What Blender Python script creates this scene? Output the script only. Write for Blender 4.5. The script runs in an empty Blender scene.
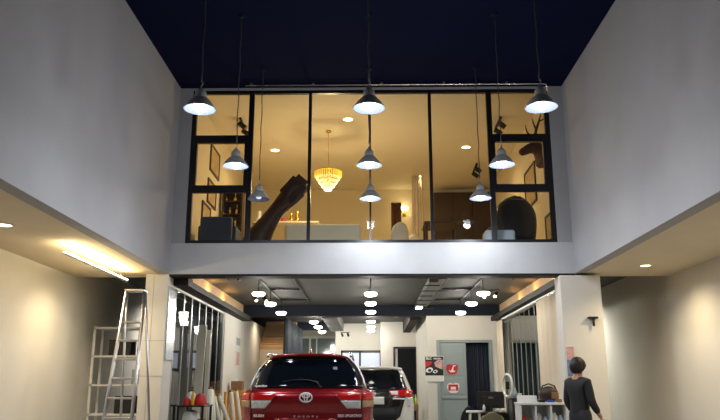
import bpy, bmesh, random
from math import *
from mathutils import Vector, Matrix
random.seed(7)
PI = pi
sc = bpy.context.scene
COL = sc.collection

# ------------------------------------------------------------------ camera
F = 720.0
CZ = 1.25
TH = atan(179.0 / F)
PS = atan(11.0 * cos(TH) / F)
cam = bpy.data.cameras.new('camera')
cam.sensor_width = 36.0
cam.lens = 36.0 * F / 720.0
cam.clip_end = 200
co = bpy.data.objects.new('camera', cam)
co.location = (0, 0, CZ)
co.rotation_euler = (PI / 2 + TH, 0, PS)
COL.objects.link(co)
sc.camera = co

def at(px, py, y):
    """a point of the place at depth y, as measured on the photograph"""
    a = (px - 360) / F
    b = (210 - py) / F
    d = (-sin(PS) * cos(TH) + a * cos(PS) + b * sin(PS) * sin(TH),
         cos(PS) * cos(TH) + a * sin(PS) - b * cos(PS) * sin(TH),
         sin(TH) + b * cos(TH))
    t = y / d[1]
    return Vector((d[0] * t, y, CZ + d[2] * t))

# ------------------------------------------------------------------ materials
MATS = {}
def mat(name, col, rough=.5, metal=0., emit=0., ecol=None, noise=0., nscale=6., bump=0., bscale=40., coat=0., spec=.5, trans=0.):
    m = bpy.data.materials.new(name)
    m.use_nodes = True
    nt = m.node_tree
    b = nt.nodes['Principled BSDF']
    b.inputs['Base Color'].default_value = (*col, 1)
    b.inputs['Roughness'].default_value = rough
    b.inputs['Metallic'].default_value = metal
    b.inputs['Specular IOR Level'].default_value = spec
    b.inputs['Coat Weight'].default_value = coat
    b.inputs['Coat Roughness'].default_value = .03
    if emit:
        b.inputs['Emission Color'].default_value = (*(ecol or col), 1)
        b.inputs['Emission Strength'].default_value = emit
    if noise or bump:
        tc = nt.nodes.new('ShaderNodeTexCoord')
    if noise:
        n = nt.nodes.new('ShaderNodeTexNoise')
        n.inputs['Scale'].default_value = nscale
        n.inputs['Detail'].default_value = 5
        nt.links.new(tc.outputs['Object'], n.inputs['Vector'])
        mx = nt.nodes.new('ShaderNodeMix'); mx.data_type = 'RGBA'
        mx.inputs[6].default_value = (*[c * (1 - noise) for c in col], 1)
        mx.inputs[7].default_value = (*[min(1, c * (1 + noise)) for c in col], 1)
        nt.links.new(n.outputs['Fac'], mx.inputs[0])
        nt.links.new(mx.outputs[2], b.inputs['Base Color'])
    if bump:
        n2 = nt.nodes.new('ShaderNodeTexNoise')
        n2.inputs['Scale'].default_value = bscale
        nt.links.new(tc.outputs['Object'], n2.inputs['Vector'])
        bp = nt.nodes.new('ShaderNodeBump')
        bp.inputs['Strength'].default_value = bump
        bp.inputs['Distance'].default_value = .01
        nt.links.new(n2.outputs['Fac'], bp.inputs['Height'])
        nt.links.new(bp.outputs['Normal'], b.inputs['Normal'])
    MATS[name] = m
    return m

def glass_mat(name, tint=(1, 1, 1), ior=1.5, rough=0.0):
    m = bpy.data.materials.new(name); m.use_nodes = True
    nt = m.node_tree; nt.nodes.clear()
    out = nt.nodes.new('ShaderNodeOutputMaterial')
    t = nt.nodes.new('ShaderNodeBsdfTransparent'); t.inputs[0].default_value = (*tint, 1)
    g = nt.nodes.new('ShaderNodeBsdfGlossy'); g.inputs['Roughness'].default_value = rough
    fr = nt.nodes.new('ShaderNodeFresnel'); fr.inputs[0].default_value = ior
    mx = nt.nodes.new('ShaderNodeMixShader')
    nt.links.new(fr.outputs[0], mx.inputs[0]); nt.links.new(t.outputs[0], mx.inputs[1]); nt.links.new(g.outputs[0], mx.inputs[2])
    nt.links.new(mx.outputs[0], out.inputs[0])
    MATS[name] = m
    return m

def wood_mat(name, c1, c2, scale=3., rough=.45, axis='X'):
    m = mat(name, c1, rough)
    nt = m.node_tree; b = nt.nodes['Principled BSDF']
    tc = nt.nodes.new('ShaderNodeTexCoord')
    mp = nt.nodes.new('ShaderNodeMapping')
    mp.inputs['Scale'].default_value = {'X': (.25, 4, 4), 'Y': (4, .25, 4), 'Z': (4, 4, .25)}[axis]
    n = nt.nodes.new('ShaderNodeTexNoise'); n.inputs['Scale'].default_value = scale; n.inputs['Detail'].default_value = 6
    cr = nt.nodes.new('ShaderNodeValToRGB')
    cr.color_ramp.elements[0].position = .3; cr.color_ramp.elements[0].color = (*c1, 1)
    cr.color_ramp.elements[1].position = .7; cr.color_ramp.elements[1].color = (*c2, 1)
    nt.links.new(tc.outputs['Object'], mp.inputs[0]); nt.links.new(mp.outputs[0], n.inputs['Vector'])
    nt.links.new(n.outputs['Fac'], cr.inputs[0]); nt.links.new(cr.outputs[0], b.inputs['Base Color'])
    return m

mat('navy_paint', (.006, .008, .028), .9, noise=.2, nscale=.6, spec=.03)
mat('grey_plaster', (.36, .36, .38), .8, noise=.10, nscale=1.6, bump=.25, bscale=9)
mat('skim_plaster', (.50, .51, .53), .8, noise=.12, nscale=2.2, bump=.3, bscale=7)
mat('white_plaster', (.72, .69, .62), .8, noise=.05, nscale=2)
mat('cream_plaster', (.70, .60, .44), .8, noise=.05, nscale=2)
mat('dark_ceiling', (.056, .058, .052), .75, noise=.1, nscale=1.5)
mat('navy_beam', (.010, .014, .024), .7, noise=.1, spec=.2)
mat('grey_green', (.12, .125, .11), .6)
mat('bulkhead_dark', (.016, .014, .013), .6, spec=.2)
mat('glow_tinted_wall', (.55, .38, .2), .7, noise=.15, nscale=3)  # gold glow of the ledge washers put into the wall colour
mat('concrete_tile', (.32, .31, .29), .25, noise=.12, nscale=1.2)
mat('mezz_wall', (.76, .66, .44), .8)
mat('mezz_ceiling', (.78, .69, .50), .8)
mat('black_metal', (.012, .012, .016), .4, metal=.3)
mat('black_frame', (.006, .006, .009), .35)
mat('silver', (.75, .76, .78), .25, metal=1)
mat('galvanised', (.55, .56, .6), .35, metal=1)
mat('white_trim', (.8, .79, .75), .5)
mat('shade_grey', (.36, .37, .38), .45)
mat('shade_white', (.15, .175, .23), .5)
mat('bulb_cold', (1, 1, 1), emit=13, ecol=(.90, .95, 1.0))
mat('bulb_off', (.6, .62, .65), .3, emit=.5, ecol=(.8, .85, 1))
mat('disc_light', (1, 1, 1), emit=7, ecol=(1, .96, .82))
mat('strip_light', (1, 1, 1), emit=55, ecol=(1, .80, .45))
mat('warm_light', (1, 1, 1), emit=9, ecol=(1, .82, .45))
mat('amber_light', (1, 1, 1), emit=8, ecol=(1, .55, .2))
mat('gold', (.85, .58, .12), .2, metal=1)
mat('crystal_gold', (.95, .62, .06), .25, spec=.8, emit=.35, ecol=(1, .6, .06))
mat('crystal', (.95, .85, .6), .1, spec=.9, emit=.5, ecol=(1, .8, .4))
mat('dark_wood', (.045, .025, .015), .4, noise=.4, nscale=5)
mat('driftwood', (.055, .028, .022), .5, noise=.5, nscale=6, bump=.6, bscale=14)
mat('deer_brown', (.10, .035, .018), .7, noise=.3, nscale=12)
mat('navy_fabric', (.02, .035, .07), .6, noise=.15)
mat('leather_black', (.010, .010, .013), .3, bump=.2, bscale=60)
mat('sofa_sage', (.76, .76, .62), .75, noise=.08)
mat('pale_fabric', (.72, .68, .55), .8)
mat('teal_fabric', (.08, .30, .36), .7)
mat('iceblue', (.42, .52, .62), .6)
mat('brown_panel', (.045, .027, .02), .5, noise=.25, nscale=3)
mat('canvas_art', (.50, .36, .16), .7, noise=.5, nscale=9)
mat('car_red', (.27, .003, .007), .25, metal=.45, coat=1.0)
mat('car_white', (.78, .77, .73), .25, coat=1.0)
mat('car_glass', (.004, .006, .010), .04, spec=.7)
mat('car_black', (.006, .006, .007), .2, coat=.6)
mat('lamp_red', (.42, .004, .004), .12, coat=1, emit=.04, ecol=(1, .02, .02))
mat('lamp_clear', (.85, .85, .84), .2, metal=.1, noise=.55, nscale=40)
mat('lamp_amber', (.60, .38, .22), .2, metal=.3, noise=.3, nscale=40)
mat('chrome', (.92, .92, .93), .35, metal=.3)
mat('tyre', (.012, .012, .012), .8)
mat('plate_white', (.78, .78, .76), .4)
mat('sticker_white', (.85, .85, .85), .5)
mat('door_grey', (.30, .355, .355), .45)
mat('door_black', (.005, .006, .008), .6, spec=.15)
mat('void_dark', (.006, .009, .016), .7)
mat('curtain_dark', (.022, .030, .040), .8)
mat('curtain_teal', (.05, .075, .075), .8)
mat('curtain_navy', (.008, .014, .030), .8)
mat('curtain_beige', (.72, .62, .48), .85)
mat('curtain_grey', (.33, .35, .34), .8)
mat('aisle_teal', (.06, .085, .09), .3)
mat('stair_plaster', (.55, .48, .36), .8)
mat('red', (.55, .02, .02), .45)
mat('yellow', (.75, .42, .04), .5)
mat('orange', (.65, .27, .04), .5)
mat('brown_card', (.26, .14, .06), .8)
mat('white_gloss', (.80, .80, .77), .35)
mat('cream_tube', (.62, .60, .50), .5)
mat('olive', (.24, .22, .12), .6)
mat('plastic_black', (.010, .010, .012), .35)
mat('blue', (.02, .07, .35), .4)
mat('hair', (.006, .005, .005), .5, bump=.6, bscale=60)
mat('skin', (.48, .25, .15), .55)
mat('jacket', (.010, .012, .016), .7)
mat('trousers', (.02, .022, .03), .8)
mat('poster_black', (.012, .010, .012), .4)
mat('poster_pink', (.62, .36, .34), .5, noise=.6, nscale=14)
mat('poster_blue', (.16, .22, .36), .5, noise=.8, nscale=16)
mat('paper', (.78, .78, .74), .6)
mat('hi_vis', (.55, .75, .03), .5, emit=.1)
mat('sky_pane', (.55, .60, .72), .3, emit=.35, ecol=(.62, .68, .85))
mat('mirror_dark', (.16, .21, .22), .08, spec=.8)
mat('steel_panel', (.50, .53, .57), .2, metal=.7, noise=.12, nscale=2)
mat('pale_floor', (.62, .55, .44), .4, noise=.08)
glass_mat('window_glass', (.96, .97, .95), 1.42)
glass_mat('partition_glass', (.78, .86, .84), 1.5)
wood_mat('stair_wood', (.42, .22, .08), (.62, .38, .17), 3)
wood_mat('table_wood', (.25, .14, .06), (.36, .21, .1), 3)

# ------------------------------------------------------------------ mesh builder
class MB:
    def __init__(s):
        s.bm = bmesh.new(); s.mats = []; s.mi = 0
    def use(s, name):
        if name not in s.mats: s.mats.append(name)
        s.mi = s.mats.index(name); return s
    def _fin(s, faces):
        for f in faces: f.material_index = s.mi
    def box(s, x0, x1, y0, y1, z0, z1, bev=0., seg=2):
        b2 = bmesh.new()
        vs = [b2.verts.new((x, y, z)) for x in (x0, x1) for y in (y0, y1) for z in (z0, z1)]
        for q in ((0, 1, 3, 2), (4, 6, 7, 5), (0, 4, 5, 1), (2, 3, 7, 6), (0, 2, 6, 4), (1, 5, 7, 3)):
            b2.faces.new([vs[i] for i in q])
        bmesh.ops.recalc_face_normals(b2, faces=b2.faces)
        if bev: bmesh.ops.bevel(b2, geom=list(b2.edges), offset=bev, segments=seg, affect='EDGES', profile=.5)
        s.merge(b2); return s
    def merge(s, b2, M=None):
        mp = {}
        for v in b2.verts: mp[v] = s.bm.verts.new(M @ v.co if M else v.co)
        for f in b2.faces:
            try:
                nf = s.bm.faces.new([mp[v] for v in f.verts]); nf.material_index = s.mi; nf.smooth = f.smooth
            except ValueError: pass
        b2.free()
    def tube(s, pts, r, seg=10, caps=True, smooth=True):
        pts = [Vector(p) for p in pts]
        rs = r if isinstance(r, (list, tuple)) else [r] * len(pts)
        prev = None; n = None
        rings = []
        for i, p in enumerate(pts):
            d = (pts[min(i + 1, len(pts) - 1)] - pts[max(i - 1, 0)]).normalized()
            if n is None:
                n = d.orthogonal().normalized()
            else:
                n = (n - d * n.dot(d)).normalized()
            b = d.cross(n)
            rings.append([s.bm.verts.new(p + (n * cos(a) + b * sin(a)) * rs[i]) for a in [2 * PI * k / seg for k in range(seg)]])
        for i in range(len(rings) - 1):
            for k in range(seg):
                f = s.bm.faces.new((rings[i][k], rings[i][(k + 1) % seg], rings[i + 1][(k + 1) % seg], rings[i + 1][k]))
                f.material_index = s.mi; f.smooth = smooth
        if caps:
            for q in (list(reversed(rings[0])), rings[-1]):
                f = s.bm.faces.new(q); f.material_index = s.mi
        return s
    def lathe(s, prof, c=(0, 0, 0), seg=24, smooth=True, sx=1, sy=1):
        rings = []
        for r, z in prof:
            if r < 1e-5: rings.append([s.bm.verts.new((c[0], c[1], c[2] + z))])
            else: rings.append([s.bm.verts.new((c[0] + r * sx * cos(2 * PI * k / seg), c[1] + r * sy * sin(2 * PI * k / seg), c[2] + z)) for k in range(seg)])
        for i in range(len(rings) - 1):
            A, B = rings[i], rings[i + 1]
            for k in range(seg):
                k2 = (k + 1) % seg
                if len(A) == 1 and len(B) == 1: continue
                if len(A) == 1: q = (A[0], B[k2], B[k])
                elif len(B) == 1: q = (A[k], A[k2], B[0])
                else: q = (A[k], A[k2], B[k2], B[k])
                f = s.bm.faces.new(q); f.material_index = s.mi; f.smooth = smooth
        return s
    def ball(s, c, r, seg=14, sx=1, sy=1, sz=1):
        n = seg // 2
        return s.lathe([(r * sin(PI * i / n), -r * cos(PI * i / n) * sz) for i in range(n + 1)], c, seg, True, sx, sy)
    def poly(s, pts, thick=None):
        """polygon from 3D points, extruded by the vector thick"""
        a = [s.bm.verts.new(p) for p in pts]
        f = s.bm.faces.new(a); f.material_index = s.mi
        if thick is not None:
            t = Vector(thick)
            b = [s.bm.verts.new(Vector(p) + t) for p in pts]
            s.bm.faces.new(list(reversed(b))).material_index = s.mi
            for i in range(len(a)):
                j = (i + 1) % len(a)
                s.bm.faces.new((a[i], b[i], b[j], a[j])).material_index = s.mi
        return s
    def grid(s, fn, nu, nv, smooth=True):
        vs = [[s.bm.verts.new(fn(i / nu, j / nv)) for j in range(nv + 1)] for i in range(nu + 1)]
        for i in range(nu):
            for j in range(nv):
                f = s.bm.faces.new((vs[i][j], vs[i + 1][j], vs[i + 1][j + 1], vs[i][j + 1])); f.material_index = s.mi; f.smooth = smooth
        return s
    def build(s, name, m=None, parent=None, world=False, recalc=True, mods=None):
        if m: 
            if not s.mats: s.mats = [m]
        if recalc: bmesh.ops.recalc_face_normals(s.bm, faces=s.bm.faces)
        me = bpy.data.meshes.new(name)
        org = Vector((0, 0, 0))
        if parent is None:
            xs = [v.co.x for v in s.bm.verts]; ys = [v.co.y for v in s.bm.verts]; zs = [v.co.z for v in s.bm.verts]
            org = Vector(((min(xs) + max(xs)) / 2, (min(ys) + max(ys)) / 2, min(zs)))
        elif world:
            p = parent
            while p: org = org + p.location; p = p.parent
        for v in s.bm.verts: v.co -= org
        s.bm.to_mesh(me); s.bm.free()
        for k in s.mats: me.materials.append(MATS[k])
        o = bpy.data.objects.new(name, me); COL.objects.link(o)
        if parent is None: o.location = org
        else: o.parent = parent
        return o

def tag(o, label=None, cat=None, group=None, kind=None):
    if label: o['label'] = label
    if cat: o['category'] = cat
    if group: o['group'] = group
    if kind: o['kind'] = kind
    return o
def thing(name, loc, label, cat, group=None, rz=0):
    o = bpy.data.objects.new(name, None); COL.objects.link(o)
    o.empty_display_size = .1
    o.location = loc; o.rotation_euler = (0, 0, rz)
    return tag(o, label, cat, group)
def struct(o): o['kind'] = 'structure'; return o
def srt(name, loc=(0, 0, 0)):
    o = bpy.data.objects.new(name, None); COL.objects.link(o); o.location = loc; o['kind'] = 'structure'; return o
def copy_tree(o, parent=None, name=None):
    c = o.copy(); COL.objects.link(c)
    if parent: c.parent = parent
    for ch in [q for q in bpy.data.objects if q.parent == o and q is not c]: copy_tree(ch, c)
    return c
def light(kind, loc, power, col, parent=None, size=.05, rot=None, spot=None, blend=.5, name='lamp_glow'):
    l = bpy.data.lights.new(name, kind); l.energy = power; l.color = col
    if kind == 'AREA': l.shape = 'DISK'; l.size = size
    else: l.shadow_soft_size = size
    if kind == 'SPOT': l.spot_size = radians(spot or 90); l.spot_blend = blend
    o = bpy.data.objects.new(name, l); COL.objects.link(o); o.location = loc
    if rot: o.rotation_euler = rot
    if parent: o.parent = parent
    return o
def text_mesh(txt, h, m, parent, loc, rot=(PI / 2, 0, 0), name='lettering', extrude=.004, spacing=1., shear=0., bold=0., sx=1.):
    cu = bpy.data.curves.new(name, 'FONT'); cu.body = txt; cu.size = h; cu.extrude = extrude
    cu.space_character = spacing; cu.shear = shear; cu.offset = bold; cu.align_x = 'CENTER'; cu.resolution_u = 2
    t = bpy.data.objects.new(name, cu); COL.objects.link(t)
    dg = bpy.context.evaluated_depsgraph_get(); dg.update()
    me = bpy.data.meshes.new_from_object(t.evaluated_get(dg))
    bpy.data.objects.remove(t)
    me.materials.clear(); me.materials.append(MATS[m])
    o = bpy.data.objects.new(name, me); COL.objects.link(o); o.parent = parent
    o.location = loc; o.rotation_euler = rot; o.scale = (sx, 1, 1)
    return o

# ------------------------------------------------------------------ the setting
XL, XR = -3.40, 3.42          # inner faces of the hall walls
YF = 12.0                      # face of the mezzanine slab
ZS, ZT, ZC = 3.13, 3.62, 6.50  # slab underside, slab top, hall ceiling
XO = 5.1                       # outer walls of the side aisles
YB = 19.2                      # rear beam
YE = 24.8                      # back wall

b = MB(); b.box(-XO - .2, XO + .2, -1, 29, -.15, 0); struct(b.build('floor', 'concrete_tile'))
b = MB(); b.box(XL - .2, XR + .2, -1, YF + .05, ZC, ZC + .15); struct(b.build('ceiling', 'navy_paint'))
# upper hall walls (over the open aisles)
b = MB(); b.box(XL - .18, XL, -1, YF, ZS, ZC); struct(b.build('wall_left', 'grey_plaster'))
b = MB(); b.box(XR, XR + .18, -1, YF, ZS, ZC); struct(b.build('wall_right', 'grey_plaster'))
# slab face + flanks of the mezzanine window
b = MB(); b.use('skim_plaster').box(XL, XR, YF, YF + .35, ZS, 3.66)
b.use('grey_plaster').box(XL - .18, -3.17, YF, YF + .2, 3.66, ZC); b.box(3.17, XR + .18, YF, YF + .2, 3.66, ZC); b.box(-3.17, 3.17, YF, YF + .2, 6.46, ZC)
struct(b.build('wall_front'))
b = MB(); b.box(-XO, XL - .18, -1, YF + .35, ZS, ZS + .12); struct(b.build('ceiling_left', 'cream_plaster'))
b = MB(); b.box(XR + .18, XO, -1, YF + .35, ZS, ZS + .12); struct(b.build('ceiling_right', 'cream_plaster'))
b = MB(); b.box(-XO - .15, -XO, -1, 28, 0, 3.6); struct(b.build('wall_aisle_left', 'white_plaster'))
b = MB(); b.box(XO, XO + .15, -1, 28, 0, 3.6); struct(b.build('wall_aisle_right', 'white_plaster'))
b = MB(); b.box(-XO - .15, XO + .15, -1.2, -1, 0, ZC + .15); struct(b.build('wall_entrance', 'grey_plaster'))
# mezzanine slab, its room
ZI = 6.82
b = MB(); b.box(-XO, XO, YF + .35, 28, 3.42, 3.60); struct(b.build('floor_mezzanine', 'dark_ceiling'))
b = MB(); b.box(XL, XR, YF + .12, 20, 3.601, 3.62); struct(b.build('floor_lounge', 'pale_floor'))
b = MB(); b.box(XL - .2, XR + .2, YF + .2, 20.2, ZI, ZI + .1); struct(b.build('ceiling_lounge', 'mezz_ceiling'))
b = MB(); b.box(XL - .18, XL, YF + .2, 20.2, 3.6, ZI); struct(b.build('wall_lounge_left', 'mezz_wall'))
b = MB(); b.box(XR, XR + .18, YF + .2, 20.2, 3.6, ZI); struct(b.build('wall_lounge_right', 'mezz_wall'))
b = MB(); b.box(XL, XR, 20.0, 20.2, 3.6, ZI); struct(b.build('wall_lounge_back', 'mezz_wall'))
# lintel hidden above the window
b = MB(); b.box(XL, XR, YF + .2, YF + .25, ZC, ZI); struct(b.build('trim_1', 'mezz_wall'))
# rear beam of the ground floor and the ones behind it
b = MB(); b.box(-XO, XO, YB, YB + .35, ZS, 3.42); struct(b.build('trim_2', 'navy_beam'))
b = MB(); b.box(XL, -1.2, 24.3, 24.7, 3.18, 3.42); struct(b.build('trim_3', 'navy_beam'))
b = MB(); b.box(-1.32, -.90, YB + .35, 24.0, 3.10, 3.42); struct(b.build('trim_4', 'grey_green'))
b = MB(); b.box(1.06, 1.3, YB + .35, 24.0, 3.05, 3.42); struct(b.build('trim_5', 'bulkhead_dark'))
b = MB(); b.box(XL, XR, YF + .01, YF + .30, ZS - .035, ZS); struct(b.build('trim_6', 'bulkhead_dark'))
# walls of the ground floor
b = MB()
b.box(XL - .12, XL, 16.9, YB, 0, 3.42); b.box(XL - .12, XL, YB, 27.6, 0, ZS + .02)
struct(b.build('wall_left_rear', 'white_plaster'))
b = MB(); b.box(XL, -1.2, 27.6, 27.75, 0, 3.42); struct(b.build('wall_back_left', 'white_plaster'))
b = MB(); b.box(-1.2, .32, YE, YE + .15, 0, 3.42); b.box(-1.2, -1.05, YE + .15, 27.6, 0, 3.42)
struct(b.build('wall_back', 'white_plaster'))
b = MB()
b.box(.32, .78, 24.2, 24.5, 0, 3.42); b.box(.78, 1.5, 24.2, 24.5, 2.58, 3.42)
b.box(1.49, 1.64, YB + .12, 24.5, 0, 3.42)
struct(b.build('wall_back_right', 'white_plaster'))
b = MB()   # partition with the grey door
b.box(1.47, 1.76, YB, YB + .12, 0, ZS); b.box(1.76, 3.16, YB, YB + .12, 2.50, ZS); b.box(3.16, XR, YB, YB + .12, 0, ZS)
struct(b.build('wall_partition', 'white_plaster'))
# closing wall behind the door so nothing looks outside
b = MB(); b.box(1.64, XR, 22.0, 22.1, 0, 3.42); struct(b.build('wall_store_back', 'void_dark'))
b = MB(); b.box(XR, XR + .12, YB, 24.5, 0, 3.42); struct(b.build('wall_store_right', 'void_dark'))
# aisle end walls
b = MB(); b.box(-XO, XL - .12, YB, YB + .1, 0, ZS); struct(b.build('wall_aisle_end_left', 'white_plaster'))
b = MB()
b.box(XR, 3.66, YB, YB + .1, 0, ZS); b.box(3.66, 4.7, YB, YB + .1, 2.42, ZS); b.box(3.66, 4.7, YB, YB + .1, 0, 1.05); b.box(4.7, XO, YB, YB + .1, 0, ZS)
struct(b.build('wall_aisle_end_right', 'white_plaster'))
# bulkheads over the glass partitions, washer glow tinted into the wall colour
b = MB()
b.use('glow_tinted_wall').box(XL - .1, XL + .006, YF + .35, YB, 3.1, 3.42)
b.use('bulkhead_dark').box(XL - .02, -3.17, YF + .36, YB, 2.99, 3.10)
b.use('white_trim').box(XL - .06, XL - .02, YF + .36, 16.9, 2.95, 3.08)
struct(b.build('trim_7'))
b = MB()
b.use('glow_tinted_wall').box(XR - .006, XR + .1, YF + .35, YB, 3.1, 3.42)
b.use('bulkhead_dark').box(3.17, XR + .02, YF + .36, YB, 2.99, 3.10)
b.use('white_trim').box(XR - .10, XR + .02, YF + .36, 18.6, 2.95, 2.989)
struct(b.build('trim_8'))
# columns under the slab
b = MB(); b.box(-3.78, XL, YF - .02, YF + .5, 0, ZS, .01)
struct(b.build('trim_9', 'white_plaster'))
for x in (-3.63,):
    pass
b = MB(); b.box(-3.64, -3.635, YF - .024, YF - .019, 0, 3.1); b.box(-3.78, XL, YF - .024, YF - .019, 2.02, 2.026); b.box(-3.78, XL, YF - .024, YF - .019, 1.45, 1.455)
struct(b.build('trim_10', 'curtain_grey'))
b = MB(); b.box(XL - .03, XL + .02, YF + .03, YF + .5, 1.72, 2.93, .005)
struct(b.build('trim_11', 'steel_panel'))
b = MB(); b.box(XL - .02, -3.14, YF + .30, YF + .62, 2.98, 3.13, .01)
struct(b.build('trim_12', 'bulkhead_dark'))
b = MB(); b.box(3.15, 3.82, YF - .04, YF + .33, 0, ZS - .04, .01)
struct(b.build('trim_13', 'white_plaster'))

# ---- mezzanine window
W = srt('window_1', (0, YF + .05, 3.66))
y0, y1 = YF + .02, YF + .09
b = MB(); t = .055
b.box(-3.17, 3.17, y0, y1, 3.66, 3.66 + t); b.box(-3.17, 3.17, y0, y1, 6.40, 6.46)
b.box(-3.17, -3.17 + .08, y0, y1, 3.66 + t, 6.40); b.box(3.17 - .08, 3.17, y0, y1, 3.66 + t, 6.40)
b.build('window_frame', 'black_frame', W, True)
mx = [-2.115, -1.065, 0, 1.06, 2.115]
for i, x in enumerate(mx):
    w = .045 if i in (0, 4) else .028
    if i == 2: w = .016
    b = MB(); b.box(x - w, x + w, y0, y1, 3.66 + t, 6.40); b.build('mullion', 'black_frame', W, True)
for a, c in ((-3.09, -2.16), (2.16, 3.09)):
    for z in (5.56, 4.61):
        b = MB(); b.box(a, c, y0, y1, z - .05, z + .05); b.build('transom', 'black_frame', W, True)
    b = MB()   # opening sash between the transoms
    s = .035
    b.box(a, c, y0 + .01, y1 + .02, 4.66, 4.66 + s); b.box(a, c, y0 + .01, y1 + .02, 5.51 - s, 5.51); b.box(a, a + s, y0 + .01, y1 + .02, 4.66 + s, 5.51 - s); b.box(c - s * 1.6, c, y0 + .01, y1 + .02, 4.66 + s, 5.51 - s)
    b.build('sash', 'black_frame', W, True)
ed = [-3.09] + mx + [3.09]
for i in range(6):
    zs = [(3.71, 6.40)] if 0 < i < 5 else [(3.71, 4.56), (4.66, 5.51), (5.61, 6.40)]
    for za, zb in zs:
        b = MB(); b.poly([(ed[i] + .02, YF + .055, za), (ed[i + 1] - .02, YF + .055, za), (ed[i + 1] - .02, YF + .055, zb), (ed[i] + .02, YF + .055, zb)])
        b.build('pane', 'window_glass', W, True)
# teal blind strip seen at the foot of the right mullion
# ---- ground floor glass partitions
def partition(name, x, ya, yb, ys, z1, mw=.016):
    w = srt(name, (x, ya, 0))
    b = MB(); b.poly([(x, ya, .08), (x, yb, .08), (x, yb, z1), (x, ya, z1)]); b.build('pane', 'partition_glass', w, True)
    b = MB(); b.box(x - .03, x + .03, ya, yb, 0, .08); b.build('bottom_rail', 'silver', w, True)
    for y in ys:
        b = MB(); b.box(x - .008, x + .008, y - mw, y + mw, .08, z1); b.build('mullion', 'galvanised', w, True)
partition('window_2', XL - .03, YF + .52, 16.9, [12.62 + k * .6 for k in range(8)], 2.95)
partition('window_3', XR - .03, 14.5, 18.6, [14.55 + k * .5 for k in range(9)], 2.95, .006)

# dark glazing at the end of the left aisle, with pale bars
w = srt('window_4', (-4.3, YB - .05, 0))
b = MB(); b.box(-5.05, -3.54, YB - .05, YB - .01, .3, 3.0); b.build('pane', 'aisle_teal', w, True)
b = MB()
for x in (-5.05, -4.55, -4.05, -3.56): b.box(x, x + .05, YB - .09, YB - .03, .3, 3.0)
for z in (.3, 1.55, 2.2, 2.95): b.box(-5.05, -3.51, YB - .10, YB - .04, z, z + .06)
b.build('window_frame', 'white_trim', w, True)
# window at the end of the right aisle
w = srt('window_5', (4.2, YB, 1.05))
b = MB(); b.box(3.66, 4.7, YB + .06, YB + .08, 1.05, 2.42); b.build('pane', 'aisle_teal', w, True)
b = MB(); b.box(3.66, 4.7, YB + .01, YB + .06, 2.36, 2.42); b.box(3.66, 4.7, YB + .01, YB + .06, 1.05, 1.1); b.box(3.66, 3.71, YB + .01, YB + .06, 1.1, 2.36); b.box(4.65, 4.7, YB + .01, YB + .06, 1.1, 2.36); b.box(4.16, 4.19, YB + .01, YB + .06, 1.1, 2.36)
b.build('window_frame', 'black_frame', w, True)
# back wall window, beside the white car
w = srt('window_6', (-.3, YE, 1.9))
p0, p1 = at(341, 366, YE), at(381, 351, YE)
b = MB(); b.box(p0.x, p1.x, YE - .03, YE - .01, 1.9, p1.z); b.build('pane', 'sky_pane', w, True)
b = MB(); zt = p1.z; xm = at(360, 351, YE).x
for xa, xb in ((p0.x, p0.x + .05), (xm - .03, xm + .03), (p1.x - .05, p1.x)): b.box(xa, xb, YE - .06, YE - .03, 1.9, zt)
b.box(p0.x, p1.x, YE - .06, YE - .031, zt - .06, zt + .02); b.box(p0.x, p1.x, YE - .06, YE - .031, 1.85, 1.93)
b.build('window_frame', 'black_frame', w, True)
# reflecting glazed opening in the back left wall
w = srt('window_7', (-2.2, 27.6, 1.6))
p0, p1 = at(300, 352, 27.6), at(335, 338, 27.6)
b = MB(); b.box(p0.x, p1.x, 27.55, 27.58, 1.4, p1.z); b.build('pane', 'mirror_dark', w, True)
b = MB(); b.box(p0.x, p1.x, 27.52, 27.56, p1.z - .02, p1.z + .06)
x = at(309, 345, 27.5).x; b.box(x, x + .07, 27.50, 27.54, 1.4, p1.z - .02); x = at(316, 345, 27.5).x; b.box(x, x + .05, 27.50, 27.54, 1.4, p1.z - .02)
b.build('window_frame', 'white_trim', w, True)

# ---- doors
d = srt('door_1', (2.46, YB, 0))
b = MB(); fx0, fx1, fz = 1.74, 3.14, 2.43
b.box(fx0 - .02, fx0 + .06, YB - .03, YB + .13, 0, fz + .06, .008); b.box(fx1 - .05, fx1 + .03, YB - .03, YB + .13, 0, fz + .06, .008); b.box(fx0 + .06, fx1 - .05, YB - .03, YB + .13, fz, fz + .06, .008)
b.build('door_frame', 'door_grey', d, True)
lx0, lx1 = fx0 + .065, at(467, 380, YB).x
b = MB(); b.box(lx0, lx1, YB, YB + .045, .01, fz - .01, .006)
leaf = b.build('door_leaf', 'door_grey', d, True)
b = MB()
zz = at(450, 376, YB).z; z2 = at(450, 399, YB).z; z0 = at(450, 393, YB).z
for za, zb in ((zz + .02, fz - .10), (1.12, zz - .06), (.2, .98)):
    b.box(lx0 + .07, lx1 - .07, YB - .014, YB + .01, za, zb, .012)
b.build('door_panel', 'door_grey', leaf, True)
b = MB(); b.box(lx0 + .02, lx1 - .02, YB - .035, YB + .005, 1.0, 1.07, .012); b.build('door_rail', 'door_grey', leaf, True)
b = MB()
for k in range(13):
    x = lx1 + .01 + k * .055
    b.tube([(x, YB + .2 + .02 * (k % 2), .05), (x, YB + .2 + .02 * (k % 2), fz + .1)], .036, 8)
tag(b.build('door_curtain', 'curtain_navy'), 'dark navy curtain hanging in the open half of the grey doorway', 'curtain')
d = srt('door_2', (1.1, 24.2, 0))
pl, pr = at(393.5, 380, 24.2).x, at(417, 380, 24.2).x
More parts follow.
